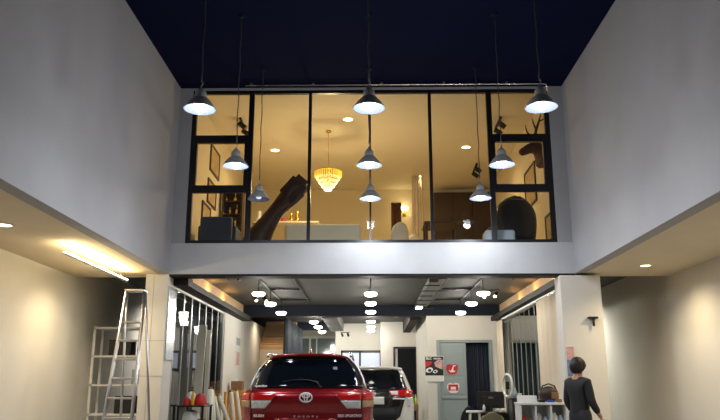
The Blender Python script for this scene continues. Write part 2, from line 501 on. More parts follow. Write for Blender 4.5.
b = MB(); b.box(pl, pl + .06, 24.12, 24.2, 0, 2.60); b.box(pl + .06, pr, 24.12, 24.2, 2.54, 2.60); b.box(pr - .05, pr, 24.12, 24.2, 0, 2.54)
b.build('door_frame', 'black_frame', d, True)
b = MB(); b.box(pl + .14, pr - .04, 24.14, 24.19, .01, 2.50); b.build('door_leaf', 'door_black', d, True)
b = MB(); b.box(pl + .06, pl + .14, 24.17, 24.19, 0, 2.54); b.build('door_jamb', 'white_trim', d, True)
b = MB(); b.box(pl + .2, pl + .32, 24.10, 24.12, 1.0, 1.03, .004); b.box(pl+.2,pl+.22,24.11,24.15,1.0,1.03); b.build('door_handle', 'silver', d, True)

# baseboards
b = MB(); b.box(1.47, 1.72, YB - .015, YB, 0, .1); struct(b.build('baseboard_partition', 'white_trim'))

# ------------------------------------------------------------------ conduit under the hall ceiling
def conduit():
    b = MB(); z = 6.455; y = YF - .22
    b.tube([(-2.2, y, z), (3.06, y, z), (3.10, y, z - .02), (3.11, y + .02, z - .14)], .014, 8)
    t = thing('conduit_pipe', (0, y, z), 'thin shiny metal conduit running under the navy ceiling above the window', 'pipe')
    b.build('pipe', 'silver', t, True)
    for x in (-2.1, -1, .2, 1.3, 2.4):
        b = MB(); b.box(x - .02, x + .02, y - .02, y + .02, z + .008, ZC - .0, .003); b.build('clip', 'galvanised', t, True)
conduit()

# ------------------------------------------------------------------ high-bay pendants
def make_pendant(lit=True):
    r = thing('pendant_lamp', (0, 0, 0), 'x', 'pendant lamp')
    R = .175
    prof = [(R, 0), (R * .97, .012), (R * .72, .075), (R * .48, .12), (R * .36, .135)]
    b = MB(); b.use('shade_grey' if lit else 'shade_grey').lathe(prof, seg=32)
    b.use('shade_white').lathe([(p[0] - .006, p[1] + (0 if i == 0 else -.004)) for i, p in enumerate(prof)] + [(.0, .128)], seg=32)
    b.lathe([(R + .002, -.002), (R + .002, .003), (R - .008, .003), (R - .008, -.002), (R + .002, -.002)], seg=32)
    b.build('lamp_shade', None, r, recalc=False)
    b = MB(); b.lathe([(.064, .13), (.066, .15), (.06, .20), (.045, .215), (.03, .235), (.012, .24), (.012, .27), (0, .27)], seg=20)
    b.build('lamp_socket', 'shade_grey', r)
    b = MB()
    b.tube([(0, 0, .27), (.012, 0, .29), (.018, 0, .31), (.008, 0, .33), (0, 0, .335)], .006, 6)
    b.build('hook', 'galvanised', r)
    b = MB(); L = ZC - 4.22
    pts = [(.006 * sin(k * 1.7), .004 * cos(k * 2.3), .32 + (L - .32) * k / 14) for k in range(15)]
    pts[-1] = (0, 0, L)
    b.tube(pts, .008, 6); b.build('cord', 'cord_grey', r)
    b = MB(); b.lathe([(.05, L), (.05, L - .02), (.03, L - .035), (0, L - .035)], seg=16); b.build('ceiling_rose', 'rose_dark', r)
    b = MB(); b.lathe([(0, -.035), (.03, -.028), (.062, -.005), (.075, .03), (.065, .07), (.03, .12), (.028, .128)] if lit else [(0, .0), (.03, .008), (.045, .03), (.045, .05), (.02, .10), (.018, .128)], seg=20)
    b.build('bulb', 'bulb_cold' if lit else 'bulb_off', r)
    return r
mat('cord_grey', (.06, .06, .065), .5)
mat('rose_dark', (.012, .014, .03), .8, spec=.1)
pend = make_pendant(True)
off = make_pendant(False)
rows = [(7.35, 'front'), (9.42, 'middle'), (11.2, 'rear')]
k = 0
PL = []
xs = {0: (-1.86, -.01, 1.86), 1: (-1.85, -.015, 1.80), 2: (-1.80, 0, 1.77)}
names = ('left', 'centre', 'right')
desc = {
 (0, 0): 'large lit grey pendant over the left window jamb, nearest of the left row',
 (0, 1): 'large lit grey pendant, topmost lamp of the centre row',
 (0, 2): 'large lit grey pendant over the right window jamb, above the deer head',
 (1, 0): 'lit grey pendant in front of the left window transom, middle of the left row',
 (1, 1): 'lit grey pendant, second from the top of the centre row',
 (1, 2): 'lit grey pendant before the right window mullion, middle of the right row',
 (2, 0): 'unlit dark pendant shade before the mezzanine window, lowest of the left row',
 (2, 1): 'lit grey pendant, lowest and smallest of the centre row',
 (2, 2): 'lit grey pendant before the dark panel, lowest of the right row'}
for j, (y, rn) in enumerate(rows):
    for i in range(3):
        if (j, i) == (2, 0): o = off
        elif (j, i) == (0, 0): o = pend
        else: o = copy_tree(pend)
        o.location = (xs[j][i], y, 4.22)
        o.rotation_euler = (0, 0, .3 * i)
        tag(o, desc[(j, i)], 'pendant lamp', 'high-bay pendant lamps in the hall')
        if (j, i) != (2, 0):
            light('POINT', (xs[j][i], y, 4.22 - .45), 17, (.92, .95, 1.0), None, .12, name='pendant_glow')
            light('SPOT', (xs[j][i], y, 4.22 - .06), 34, (.90, .94, 1.0), None, .07, spot=176, blend=.6, name='pendant_glow')

# ------------------------------------------------------------------ disc lights on black tracks
def make_disc():
    r = thing('disc_lamp', (0, 0, 0), 'x', 'ceiling lamp')
    b = MB(); b.lathe([(0, .07), (.05, .07), (.06, .05), (.115, .04), (.115, .035)], seg=28); b.build('lamp_body', 'black_metal', r)
    b = MB(); b.lathe([(.115, .035), (.128, .018), (.125, -.005), (.105, -.028), (.06, -.038), (0, -.04)], seg=28); b.build('diffuser', 'disc_light', r)
    b = MB(); b.tube([(0, 0, .07), (0, 0, .35)], .008, 8); b.build('stem', 'black_metal', r)
    return r
disc = make_disc()
spots = []
for nm, px, Ys, dy in (('left', -2.22, (14.2, 15.95, 17.9), (292, 305, 314)), ('centre', 0, (14.25, 15.9, 17.7), (291, 303, 311)), ('right', 2.22, (14.2, 15.95, 17.9), (291, 303, 312))):
    for q, y in enumerate(Ys): spots.append((px, y, nm, q, 0))
for nm, px, Ys in (('left', -1.6, (20.4, 22.1, 23.9)), ('centre', 0, (20.3, 22.1, 23.6))):
    for q, y in enumerate(Ys): spots.append((px, y, nm, q, 1))
first = True
ordn = ('nearest', 'second', 'third')
for (x, y, nm, q, sec) in spots:
    o = disc if first else copy_tree(disc); first = False
    o.location = (x, y, 3.07)
    lab = f'glowing round disc lamp, {ordn[q]} of the {nm} row ' + ('behind the dark rear beam' if sec else 'in front of the dark rear beam')
    tag(o, lab, 'ceiling lamp', 'round disc lamps on the ground floor ceiling')
    light('POINT', (x, y, 2.98), 27, (1, .95, .86), None, .1, name='disc_glow')
def track(sgn, label):
    xo, xi = 2.24 * sgn, 1.55 * sgn
    t = thing('track_rail', (xo, 14, 3.40), label, 'track lighting')
    z0, z1 = 3.385, 3.415
    for x in (xo, xi):
        b = MB(); b.box(x - .02, x + .02, 14.1, 18.2, z0, z1); b.build('rail', 'black_metal', t, True)
    for y in (15.95, 17.9):
        b = MB(); b.box(min(xo, xi) + .02, max(xo, xi) - .02, y - .02, y + .02, z0, z1); b.build('cross_rail', 'black_metal', t, True)
track(-1, 'black rectangular track frame on the dark ceiling above the red car')
track(1, 'black rectangular track frame on the dark ceiling above the grey door')

# spotlights: two cans on a short bar
def make_spot(m='black_metal', e=None):
    r = thing('track_spotlight', (0, 0, 0), 'x', 'spotlight')
    b = MB(); b.box(-.2, .2, -.015, .015, -.03, 0, .004); b.build('mount_bar', m, r)
    for s in (-1, 1):
        b = MB(); b.tube([(s * .13, 0, -.03), (s * .13, 0, -.09)], .01, 8)
        b.tube([(s * .13, .03, -.07), (s * .13, -.08, -.155)], .042, 14); b.build('spot_head', m, r)
        b = MB(); b.tube([(s * .13, -.0805, -.1555), (s * .13, -.083, -.1575)], .034, 14); b.build('lens', e or 'shade_white', r)
    return r
s0 = make_spot(); s1 = make_spot(e='warm_light')
def put(o, p, rz, lab, grp, c=True):
    q = copy_tree(o) if c else o
    q.location = p; q.rotation_euler = (0, 0, rz); tag(q, lab, 'spotlight', grp); return q
g = 'twin spotlights on the ground floor ceiling'
put(s0, (-2.62, 13.5, 3.42), .9, 'unlit black twin spotlight at the front left of the dark ceiling', g, False)
put(s1, (-2.62, 17.0, 3.42), .6, 'lit black twin spotlight beside the nearest left disc lamps', g, False)
put(s1, (2.72, 16.3, 3.42), -.6, 'lit black twin spotlight behind the nearest right disc lamp', g)
put(s0, (2.78, 13.4, 3.42), -.9, 'unlit black twin spotlight at the front right corner of the dark ceiling', g)
put(s1, (-1.85, 19.8, 3.42), .5, 'lit black twin spotlight just behind the rear beam, above the red car', g)
put(s1, (-.85, 24.0, 3.42 - .35), 2.8, 'small twin spotlight under the grey joist above the back window', g).scale = (.8, .8, .8)
def onC(px, py, z=ZI):
    d_ = at(px, py, 1.0); kk = (z - CZ) / (d_.z - CZ); return (d_.x * kk, kk, z)
gm = 'twin black spotlights on the lounge ceiling'
put(s0, onC(243, 123), PI / 2, 'twin black spotlight on the lounge ceiling near the left window panes', gm)
put(s0, onC(498, 122), PI / 2, 'twin black spotlight on the lounge ceiling near the right window panes', gm)
put(s0, onC(475, 167), PI / 2, 'twin black spotlight on the lounge ceiling farther back by the right lamp cord', gm)
for q_ in bpy.data.objects:
    if q_.name.startswith('track_spotlight') and q_.get('group') == gm: q_.scale = (1.7, 1.3, 1.3)
# amber downlight by the duct
def downlight(p, m, lab, grp, r=.075, name='downlight', pw=0, col=(1, .8, .5)):
    t = thing(name, p, lab, 'downlight', grp)
    b = MB(); b.lathe([(r + .02, 0), (r + .02, -.01), (r, -.014), (r, 0)], seg=24); b.build('trim_ring', 'white_trim', t)
    b = MB(); b.lathe([(r, -.004), (r * .8, -.010), (0, -.014)], seg=24); b.build('diffuser', m, t)
    if pw: light('SPOT', (p[0], p[1], p[2] - .03), pw, col, None, r, spot=150, blend=.9, name='downlight_glow')
    return t
downlight((.78, 22.4, 3.42), 'amber_light', 'small amber downlight in the dark ceiling beside the duct', None, .07, pw=2, col=(1, .55, .25))

downlight((-2.9, 21.3, 3.42), 'warm_light', 'small warm downlight added to light the wooden staircase', None, .07, pw=70, col=(1, .82, .6))  # added lamp, since the curtain keeps the disc lamps off the stairs
downlight((-2.1, 26.0, 3.42), 'disc_light', 'small white downlight before the back left glazing', None, .09, pw=120, col=(1, .95, .85))
# duct on the ceiling
t = thing('air_duct', (1.35, 14, 3.2), 'long grey-green ceiling duct with black straps running to the back', 'duct')
b = MB(); b.box(1.16, 1.34, 14.2, YB, 3.30, 3.42, .01); b.box(1.36, 1.5, YB - 5.0, YB, 3.36, 3.42, .01)
b.build('duct_box', 'grey_green', t, True)
for k in range(6):
    y = 14.6 + k * .85
    b = MB(); b.box(1.10, 1.40 + .25 * (k % 2), y, y + .05, 3.285, 3.30); b.build('strap', 'black_metal', t, True)
b = MB(); b.box(1.17, 1.33, 18.5, 18.9, 3.272, 3.299); tag(b.build('panel_lamp', 'disc_light'), 'small rectangular light panel fixed under the grey-green duct', 'ceiling lamp')

# ------------------------------------------------------------------ stairs & curtain at the rear left
t = thing('staircase', (-2.9, 22, 0), 'wooden staircase rising behind the rear beam at the left', 'stairs')
b = MB(); b.box(XL + .01, -2.42, 22.3, 24.2, 0, 2.42); b.build('landing_base', 'stair_plaster', t, True)
for k in range(5):
    ya = 22.3 + k * .3
    b = MB(); b.box(XL + .01, -2.42, ya, ya + .32, 2.42 + k * .19, 2.42 + (k + 1) * .19 - .035); s_ = b.build('riser', 'stair_wood', t, True)
    b = MB(); b.box(XL + .01, -2.42, ya - .03, ya + .32, 2.42 + (k + 1) * .19 - .035, 2.42 + (k + 1) * .19, .006); b.build('tread', 'stair_wood', t, True)
def curtain(name, p0, p1, z0, z1, m, lab, amp=.04, n=10, pleat=None, par=None):
    p0 = Vector(p0); p1 = Vector(p1); d = (p1 - p0); L = d.length; d.normalize(); nn = Vector((-d.y, d.x))
    t = thing(name, (p0.x, p0.y, z0), lab, 'curtain')
    N = n * 8
    def fn(u, v):
        a = amp * sin(u * n * 2 * PI + .8 * sin(u * 9)) * (.75 + .25 * (1 - v))
        q = p0 + d * (u * L) + nn * a
        return (q.x, q.y, z0 + (z1 - z0) * v)
    b = MB(); b.grid(fn, N, 6)
    o = b.build('fabric', m, t, True)
    sm = o.modifiers.new('thickness', 'SOLIDIFY'); sm.thickness = .006
    b = MB(); b.tube([(p0.x, p0.y, z1 + .012), (p1.x, p1.y, z1 + .012)], .012, 8); b.build('rail', 'silver', t, True)
    return t
curtain('curtain', (-2.31, 19.75), (-2.31, 24.2), .05, 3.15, 'curtain_dark', 'long dark grey curtain hanging beside the wooden staircase', .08, 12)
curtain('curtain', (3.31, 12.40), (3.31, 14.45), .05, 2.93, 'curtain_beige', 'cream curtain panel on the right, under the front end of the slab', .018, 5)
curtain('curtain', (3.28, 18.15), (3.28, 19.05), .05, 2.93, 'curtain_beige', 'narrow beige curtain between the glass partition and the grey doorway', .03, 5)
curtain('curtain', (3.68, YB - .12), (4.66, YB - .12), 1.0, 2.40, 'curtain_teal', 'dark pleated curtain across the window at the end of the right aisle', .03, 8)
curtain('curtain', (-3.72, 13.2), (-3.72, 18.8), .05, 2.95, 'curtain_dark', 'dark teal-grey curtain hanging behind the left glass partition', .05, 16)

# ------------------------------------------------------------------ cars
def make_car(name, label, L, body, glassm, cfg):
    """levels: (z, rear y, front y, half width)"""
    lv = cfg['levels']; rc0 = cfg.get('rc', .26); bow = cfg.get('bow', .06)
    root = thing(name, (0, 0, 0), label, 'car')
    def prm(z):
        if z <= lv[0][0]: return lv[0][1:]
        for i in range(len(lv) - 1):
            a, c = lv[i], lv[i + 1]
            if z <= c[0]:
                t = (z - a[0]) / (c[0] - a[0]); return tuple(a[j] * (1 - t) + c[j] * t for j in (1, 2, 3))
        return lv[-1][1:]
    def outline(z, p=None):
        yr, yf, hw = p or prm(z); rc = min(rc0, hw * .5)
        pts = []
        for i in range(6): x = (hw - rc) * i / 5; pts.append((x, yr + bow * (x / hw) ** 2))
        yb = pts[-1][1]
        for i in range(1, 6): a = PI / 2 * i / 5; pts.append((hw - rc + rc * sin(a), yb + rc * (1 - cos(a))))
        y1 = yb + rc; y2 = yf - rc - .1
        for i in range(1, 13): pts.append((hw - .0, y1 + (y2 - y1) * i / 12))
        for i in range(1, 6): a = PI / 2 * i / 5; pts.append((hw - rc + rc * cos(a), y2 + (rc) * sin(a)))
        yb2 = pts[-1][1]; x0 = pts[-1][0]
        for i in range(1, 6): x = x0 * (1 - i / 5); pts.append((x, yb2 + .1 * (1 - (x / x0) ** 2)))
        return pts
    b = MB()
    rings = []
    for (z, yr, yf, hw) in lv:
        h = outline(z, (yr, yf, hw))
        full = [(x, y) for x, y in h] + [(-x, y) for x, y in reversed(h[1:-1])]
        rings.append([b.bm.verts.new((x, y, z)) for x, y in full])
    n = len(rings[0])
    for i in range(len(rings) - 1):
        for k in range(n):
            f = b.bm.faces.new((rings[i][k], rings[i][(k + 1) % n], rings[i + 1][(k + 1) % n], rings[i + 1][k])); f.smooth = True
    for r_ in (rings[0], rings[-1]):
        f = b.bm.faces.new(r_); f.smooth = True
    bo = b.build('body_shell', body, root)
    def rearY(x, z):
        yr, yf, hw = prm(z); rc = min(rc0, hw * .5); ax = min(abs(x), hw - .002)
        if ax <= hw - rc: return yr + bow * (ax / hw) ** 2
        yb = yr + bow * ((hw - rc) / hw) ** 2
        return yb + rc - sqrt(max(0, rc * rc - (ax - hw + rc) ** 2))
    def rear_patch(nm, quads, m, off=.008, par=None, nu=8, nv=6):
        """quads: list of 4 corner (x,z): lower-left, lower-right, upper-right, upper-left"""
        b = MB()
        for q in quads:
            def fn(u, v, o=off):
                x = (q[0][0] * (1 - u) + q[1][0] * u) * (1 - v) + (q[3][0] * (1 - u) + q[2][0] * u) * v
                z = (q[0][1] * (1 - u) + q[1][1] * u) * (1 - v) + (q[3][1] * (1 - u) + q[2][1] * u) * v
                yr, yf, hw = prm(z)
                e = 1e-3
                dx = (rearY(x + e, z) - rearY(x - e, z)) / (2 * e); dz = (rearY(x, z + e) - rearY(x, z - e)) / (2 * e)
                dx = max(-2, min(2, dx)); dz = max(-2, min(2, dz))
                nn = Vector((dx, -1, dz)).normalized()
                return Vector((x, rearY(x, z), z)) + nn * o
            b.grid(fn, nu, nv)
        bmesh.ops.remove_doubles(b.bm, verts=b.bm.verts, dist=1e-4)
        o = b.build(nm, m, par or root)
        sm = o.modifiers.new('thickness', 'SOLIDIFY'); sm.thickness = off * .9; sm.offset = 0
        return o
    def side_patch(nm, quad, m, s, off=.006):
        b = MB()
        def fn(u, v):
            y = (quad[0][0] * (1 - u) + quad[1][0] * u) * (1 - v) + (quad[3][0] * (1 - u) + quad[2][0] * u) * v
            z = (quad[0][1] * (1 - u) + quad[1][1] * u) * (1 - v) + (quad[3][1] * (1 - u) + quad[2][1] * u) * v
            return (s * (prm(z)[2] + off), y, z)
        b.grid(fn, 6, 6); o = b.build(nm, m, root)
        sm = o.modifiers.new('thickness', 'SOLIDIFY'); sm.thickness = .004; sm.offset = 0
        return o
    zb, zt = cfg['belt'], cfg['roof']
    for s in (-1, 1):
        for (a0, a1, b0, b1) in cfg['side_windows']:
            side_patch('side_window', [(a0, zb + .02), (a1, zb + .02), (b1, zt), (b0, zt)], glassm, s)
        for y in cfg['wheels']:
            wb = MB(); hw = lv[2][3]
            wb.use('tyre').tube([(s * (hw - .2), y, .34), (s * (hw - .01), y, .34)], .34, 28)
            w_ = wb.build('wheel', None, root)
            wb = MB(); wb.tube([(s * (hw - .011), y, .34), (s * (hw + .004), y, .34)], .23, 24); wb.build('rim', 'silver', w_)
            wb = MB(); ring = [(s * (hw + .006), y + .40 * cos(a), .34 + .40 * sin(a)) for a in [PI * k / 16 for k in range(17)]]
            wb.tube(ring, .035, 8); wb.build('wheel_arch', 'car_black', root)
        wb = MB(); my = cfg['mirror']; mz = zb - .17
        wb.box(s * (lv[4][3]) - .02, s * (lv[4][3]) + .02, my, my + .06, mz - .02, mz + .04)
        cx = s * (lv[4][3] - .03)
        wb.box(cx - .05, cx + .05, my - .03, my + .08, mz - .02, mz + .13, .03); wb.build('side_mirror', body, root)
    # windscreen
    wb = MB()
    def fw(u, v):
        z = zb + .03 + (zt - zb - .05) * v; yr, yf, hw = prm(z); x = (2 * u - 1) * (hw - .16)
        return (x, yf + .012 - .10 * (x / max(.01, hw)) ** 2, z)
    wb.grid(fw, 10, 6); wb.build('windscreen', glassm, root)
    for s in (-1, 1):
        wb = MB(); z = .78; wb.box(s * .62 - .14, s * .62 + .14, prm(z)[1] - .16, prm(z)[1] - .02, .70, .86, .03); wb.build('headlight', 'lamp_clear', root)
    wb = MB(); wb.box(-.4, .4, L - .06, L + .012, .55, .8, .02); wb.build('grille', 'car_black', root)
    return root, rearY, rear_patch, prm

LV = [(.24, .12, 4.26, .72), (.34, .05, 4.36, .80), (.52, 0, 4.42, .835), (.68, .02, 4.43, .845), (.82, .08, 4.41, .848), (.90, .11, 4.36, .85),
      (.98, .10, 4.25, .852), (1.04, .085, 3.9, .856), (1.10, .075, 3.5, .857), (1.17, .085, 3.42, .855), (1.215, .12, 3.35, .835), (1.245, .17, 3.3, .79), (1.27, .20, 3.26, .765),
      (1.38, .26, 3.1, .735), (1.50, .33, 2.9, .68), (1.58, .38, 2.76, .625), (1.635, .40, 2.65, .57), (1.67, .39, 2.58, .515), (1.70, .42, 2.5, .44), (1.72, .55, 2.35, .34), (1.73, .8, 2.1, .2)]
red, rY, patch, prm = make_car('suv', 'glossy red SUV with dark rear window, seen from behind in the foreground', 4.43, 'car_red', 'car_glass',
    dict(levels=LV, belt=1.27, roof=1.60, rc=.22, bow=.05, side_windows=[(.62, 1.15, .78, 1.15), (1.2, 2.0, 1.2, 2.0), (2.06, 3.0, 2.06, 2.65)], wheels=(.85, 3.5), mirror=2.75))
rg = patch('rear_window', [[(-.735, 1.262), (.735, 1.262), (.645, 1.50), (-.645, 1.50)], [(-.645, 1.50), (.645, 1.50), (.505, 1.66), (-.505, 1.66)]], 'car_glass', .012, nu=20, nv=8)
# tail lamps: red above, clear below, amber at the outer end
for s in (-1, 1):
    def Q(pts): 
        q = [(s * x, z) for x, z in pts]
        return q if s > 0 else [q[1], q[0], q[3], q[2]]
    tl = patch('tail_lamp', [Q([(.44, 1.108), (.70, 1.108), (.70, 1.19), (.38, 1.175)]), Q([(.715, 1.108), (.846, 1.108), (.84, 1.20), (.715, 1.20)])], 'lamp_red', .016)
    patch('clear_lens', [Q([(.52, 1.015), (.695, 1.015), (.695, 1.105), (.44, 1.105)])], 'lamp_clear', .014, par=tl)['label'] = 'clear silver lower lens'
    patch('turn_lens', [Q([(.715, 1.025), (.846, 1.035), (.846, 1.105), (.715, 1.105)])], 'lamp_amber', .014, par=tl)['label'] = 'pale amber lower lens'
    patch('panel_gap', [Q([(.700, .80), (.714, .80), (.714, 1.245), (.700, 1.245)])], 'car_black', .009, nu=1, nv=20)
# tailgate recess line and handle strip
patch('number_plate_recess', [[(-.36, .72), (.36, .72), (.40, .90), (-.40, .90)]], 'car_red', .012)
patch('number_plate', [[(-.23, .62), (.23, .62), (.23, .76), (-.23, .76)]], 'plate_white', .026)
patch('rear_bumper_insert', [[(-.55, .34), (.55, .34), (.62, .48), (-.62, .48)]], 'car_black', .012)
b = MB(); b.grid(lambda u, v: ((2 * u - 1) * .52, .40 - .07 * v + .05 * (2 * u - 1) ** 2, 1.69 - .03 * (2 * u - 1) ** 4 + .008 * v + .012 * (1 - (2 * u - 1) ** 2)), 14, 3)
o = b.build('roof_spoiler', 'car_red', red); sm = o.modifiers.new('thickness', 'SOLIDIFY'); sm.thickness = .03
b = MB(); b.box(-.12, .12, .315, .33, 1.695, 1.707, .003); b.build('stop_lamp', 'lamp_red', red)
b = MB(); b.poly([(-.012, .72, 1.70), (.012, .72, 1.70), (.008, .86, 1.70), (-.008, .86, 1.70)]);
b.bm.free(); b = MB(); b.grid(lambda u, v: (.022 * (2 * u - 1) * (1 - v * .8), .62 + .16 * (1 - abs(2 * u - 1) * 0) * (.0 + 0) + .05 * v + .08 * abs(2 * u - 1) * 0, 1.70 + .07 * v), 4, 4)
b.bm.free()
b = MB(); b.lathe([(.034, 1.70), (.032, 1.74), (.018, 1.78), (.005, 1.805), (0, 1.808)], (0, .78, 0), 12, sx=.6, sy=1.8); b.build('shark_fin_antenna', 'car_red', red)
for s in (-1, 1):
    b = MB(); b.tube([(s * .56, .50, 1.672), (s * .56, .54, 1.715), (s * .555, 1.2, 1.725), (s * .55, 2.2, 1.715), (s * .55, 2.26, 1.66)], .017, 8); b.build('roof_rail', 'silver', red)
# bright window edge strips
for s in (-1, 1):
    b = MB(); pts = [(s * x, rY(s * x, z) - .006 + (.02 if 0 else 0), z) for x, z in ((.772, 1.262), (.735, 1.38), (.693, 1.50), (.648, 1.58), (.597, 1.64), (.52, 1.672))]
    pts = []
    for z in (1.262, 1.32, 1.38, 1.44, 1.50, 1.54, 1.58, 1.61, 1.64, 1.66):
        hw = prm(z)[2] - .02; pts.append((s * (hw + .012), rY(hw, z) + .0, z))
    b.tube(pts, .011, 8); b.build('window_trim', 'chrome', red)
# wiper
def rp(x, z, o=.03): return (x, rY(x, z) - o, z)
b = MB(); b.tube([rp(.17, 1.275, .035), rp(.13, 1.335, .04), rp(.02, 1.362, .035), rp(-.12, 1.368, .03), rp(-.32, 1.345, .028)], [.014, .013, .011, .009, .006], 8)
b.ball(rp(.17, 1.27, .02), .026)
b.build('rear_wiper', 'plastic_black', red)
# stickers on the rear window
b = MB(); b.poly([rp(-.15, 1.47, .015), rp(-.09, 1.475, .015), rp(-.085, 1.50, .015), rp(-.10, 1.58, .015), rp(-.07, 1.605, .015), rp(-.12, 1.60, .015)]); b.bm.free()
b = MB(); b.box(.33, .385, rY(.35, 1.50) - .02, rY(.35, 1.50) - .012, 1.455, 1.535); o = b.build('window_sticker', 'iceblue', red); o['label'] = 'pale blue rectangular sticker'
b = MB(); b.poly([rp(.43, 1.455, .016), rp(.45, 1.455, .016), rp(.495, 1.54, .016), rp(.475, 1.54, .016)], (0, .003, 0)); o = b.build('window_sticker', 'sticker_white', red)
o = text_mesh('sportivo', .05, 'sticker_white', red, (-.60, rY(.6, 1.285) - .03, 1.275), name='window_lettering', extrude=.002, bold=.0015); o.rotation_euler = (PI / 2 - .3, 0, -.25)
o = text_mesh('RUSH', .045, 'chrome', red, (-.60, rY(.60, .93) - .022, .905), name='badge_lettering', bold=.002, sx=1.2, spacing=1.05); o.rotation_euler = (PI / 2, 0, -.15)
o = text_mesh('TRD SPORTIVO', .045, 'chrome', red, (.55, rY(.55, .93) - .022, .905), name='badge_lettering', bold=.0015, shear=.3); o.rotation_euler = (PI / 2, 0, .15)
text_mesh('TOYOTA', .05, 'chrome', red, (-.0, rY(0, .91) - .012, .885), name='badge_lettering', spacing=1.9)
# emblem: three interlocking ovals
def ellipse(b, cx, cz, rx, rz, y, r=.006):
    b.tube([(cx + rx * cos(a), y, cz + rz * sin(a)) for a in [2 * PI * k / 28 for k in range(29)]], r, 8, caps=False)
b = MB(); y = rY(0, 1.15) - .018
ellipse(b, 0, 1.145, .078, .056, y, .010); ellipse(b, 0, 1.165, .046, .021, y - .003, .008); ellipse(b, 0, 1.145, .020, .052, y - .006, .008)
b.build('emblem', 'chrome', red)
red.location = (-.83, 9.40, 0)

WV = [(.22, .10, 4.6, .78), (.32, .04, 4.68, .86), (.50, 0, 4.73, .90), (.70, .02, 4.73, .91), (.90, .05, 4.70, .915), (1.02, .05, 4.5, .905),
      (1.10, .06, 4.0, .895), (1.16, .08, 3.8, .885), (1.22, .12, 3.7, .865), (1.30, .17, 3.6, .84), (1.40, .21, 3.5, .80), (1.50, .25, 3.36, .76), (1.60, .29, 3.2, .715), (1.665, .31, 3.08, .675), (1.705, .30, 3.0, .62), (1.725, .33, 2.9, .55), (1.74, .45, 2.7, .42), (1.75, .8, 2.4, .2)]
wh, rY2, patch2, prm2 = make_car('minivan', 'white minivan with black tailgate, parked behind the red car', 4.73, 'car_white', 'car_glass',
    dict(levels=WV, belt=1.24, roof=1.66, rc=.24, bow=.06, side_windows=[(.55, 1.4, .65, 1.4), (1.45, 2.4, 1.45, 2.4), (2.46, 3.4, 2.46, 3.05)], wheels=(.95, 3.75), mirror=3.1))
patch2('rear_window', [[(-.76, 1.235), (.76, 1.235), (.67, 1.50), (-.67, 1.50)], [(-.67, 1.50), (.67, 1.50), (.55, 1.655), (-.55, 1.655)]], 'car_glass', .012, nu=18)
patch2('tailgate_panel', [[(-.60, .68), (.60, .68), (.70, 1.02), (-.70, 1.02)], [(-.70, 1.02), (.70, 1.02), (.76, 1.23), (-.76, 1.23)], [(-.50, .60), (.50, .60), (.60, .68), (-.60, .68)]], 'car_black', .010, nu=16)
for s in (-1, 1):
    def Q(pts):
        q = [(s * x, z) for x, z in pts]
        return q if s > 0 else [q[1], q[0], q[3], q[2]]
    tl = patch2('tail_lamp', [Q([(.42, 1.10), (.875, 1.08), (.86, 1.235), (.36, 1.20)])], 'lamp_red', .018, nu=12)
    patch2('clear_lens', [Q([(.42, 1.125), (.56, 1.12), (.56, 1.19), (.40, 1.185)])], 'plate_white', .026, par=tl)['label'] = 'white inner lens of the tail lamp'
    patch2('reflector_strip', [Q([(.755, .88), (.80, .88), (.86, 1.07), (.755, 1.07)])], 'lamp_clear', .016)
    patch2('chrome_badge', [Q([(.44, 1.035), (.70, 1.03), (.70, 1.055), (.44, 1.06)])], 'chrome', .018)
patch2('number_plate', [[(-.20, .93), (.26, .93), (.26, 1.08), (-.20, 1.08)]], 'plate_white', .03)
patch2('plate_housing', [[(-.42, .86), (.42, .86), (.46, 1.13), (-.46, 1.13)]], 'car_black', .018)
b = MB(); b.grid(lambda u, v: ((2 * u - 1) * .66, .28 - .10 * v + .06 * (2 * u - 1) ** 2, 1.725 - .045 * (2 * u - 1) ** 4 + .012 * v), 14, 3)
o = b.build('roof_spoiler', 'car_white', wh); sm = o.modifiers.new('thickness', 'SOLIDIFY'); sm.thickness = .055
b = MB(); b.tube([(.1, rY2(.1, 1.26) - .03, 1.26), (-.05, rY2(0, 1.33) - .03, 1.33), (-.35, rY2(.35, 1.31) - .03, 1.31)], .010, 8); b.build('rear_wiper', 'plastic_black', wh)
wh.location = (.02, 15.9, 0)

# ------------------------------------------------------------------ lounge behind the glass
def fz(px, py, y): return at(px, py, y)
# chandelier
c = at(328, 182, 15.1); zc = at(328, 172, 15.1).z
ch = thing('chandelier', (c.x, 15.1, zc), 'gold crystal chandelier hanging in the upstairs lounge', 'chandelier')
b = MB(); b.tube([(0, 0, 0), (0, 0, ZI - zc)], .008, 8); b.lathe([(.06, ZI - zc), (.06, ZI - zc - .03), (0, ZI - zc - .04)], seg=16); b.build('stem', 'gold', ch)
tiers = [(.29, 0, .13), (.25, -.10, .12), (.20, -.18, .11), (.14, -.26, .10), (.08, -.33, .10)]
b = MB()
for r, z, h in tiers: b.tube([(r * cos(a), r * sin(a), z) for a in [2 * PI * k / 24 for k in range(25)]], .010, 6, caps=False)
for a in range(4):
    aa = a * PI / 2; b.tube([(0, 0, .02), (.28 * cos(aa), .28 * sin(aa), 0), (.14 * cos(aa), .14 * sin(aa), -.26), (0, 0, -.36)], .006, 6)
b.build('frame', 'gold', ch)
for j, (r, z, h) in enumerate(tiers):
    b = MB(); n = int(8 + r * 95)
    for k in range(n):
        a = 2 * PI * k / n; x, y = r * cos(a), r * sin(a)
        if j == 0: b.tube([(x, y, z), (x, y, z - .11), (x, y, z - .13)], [.016, .016, .002], 6, smooth=False)
        else: b.tube([(x, y, z + .01), (x, y, z - .035), (x, y, z - .09)], [.003, .017, .002], 6, smooth=False)
    b.build('crystal_tier', 'crystal_gold' if j == 0 else 'crystal', ch)
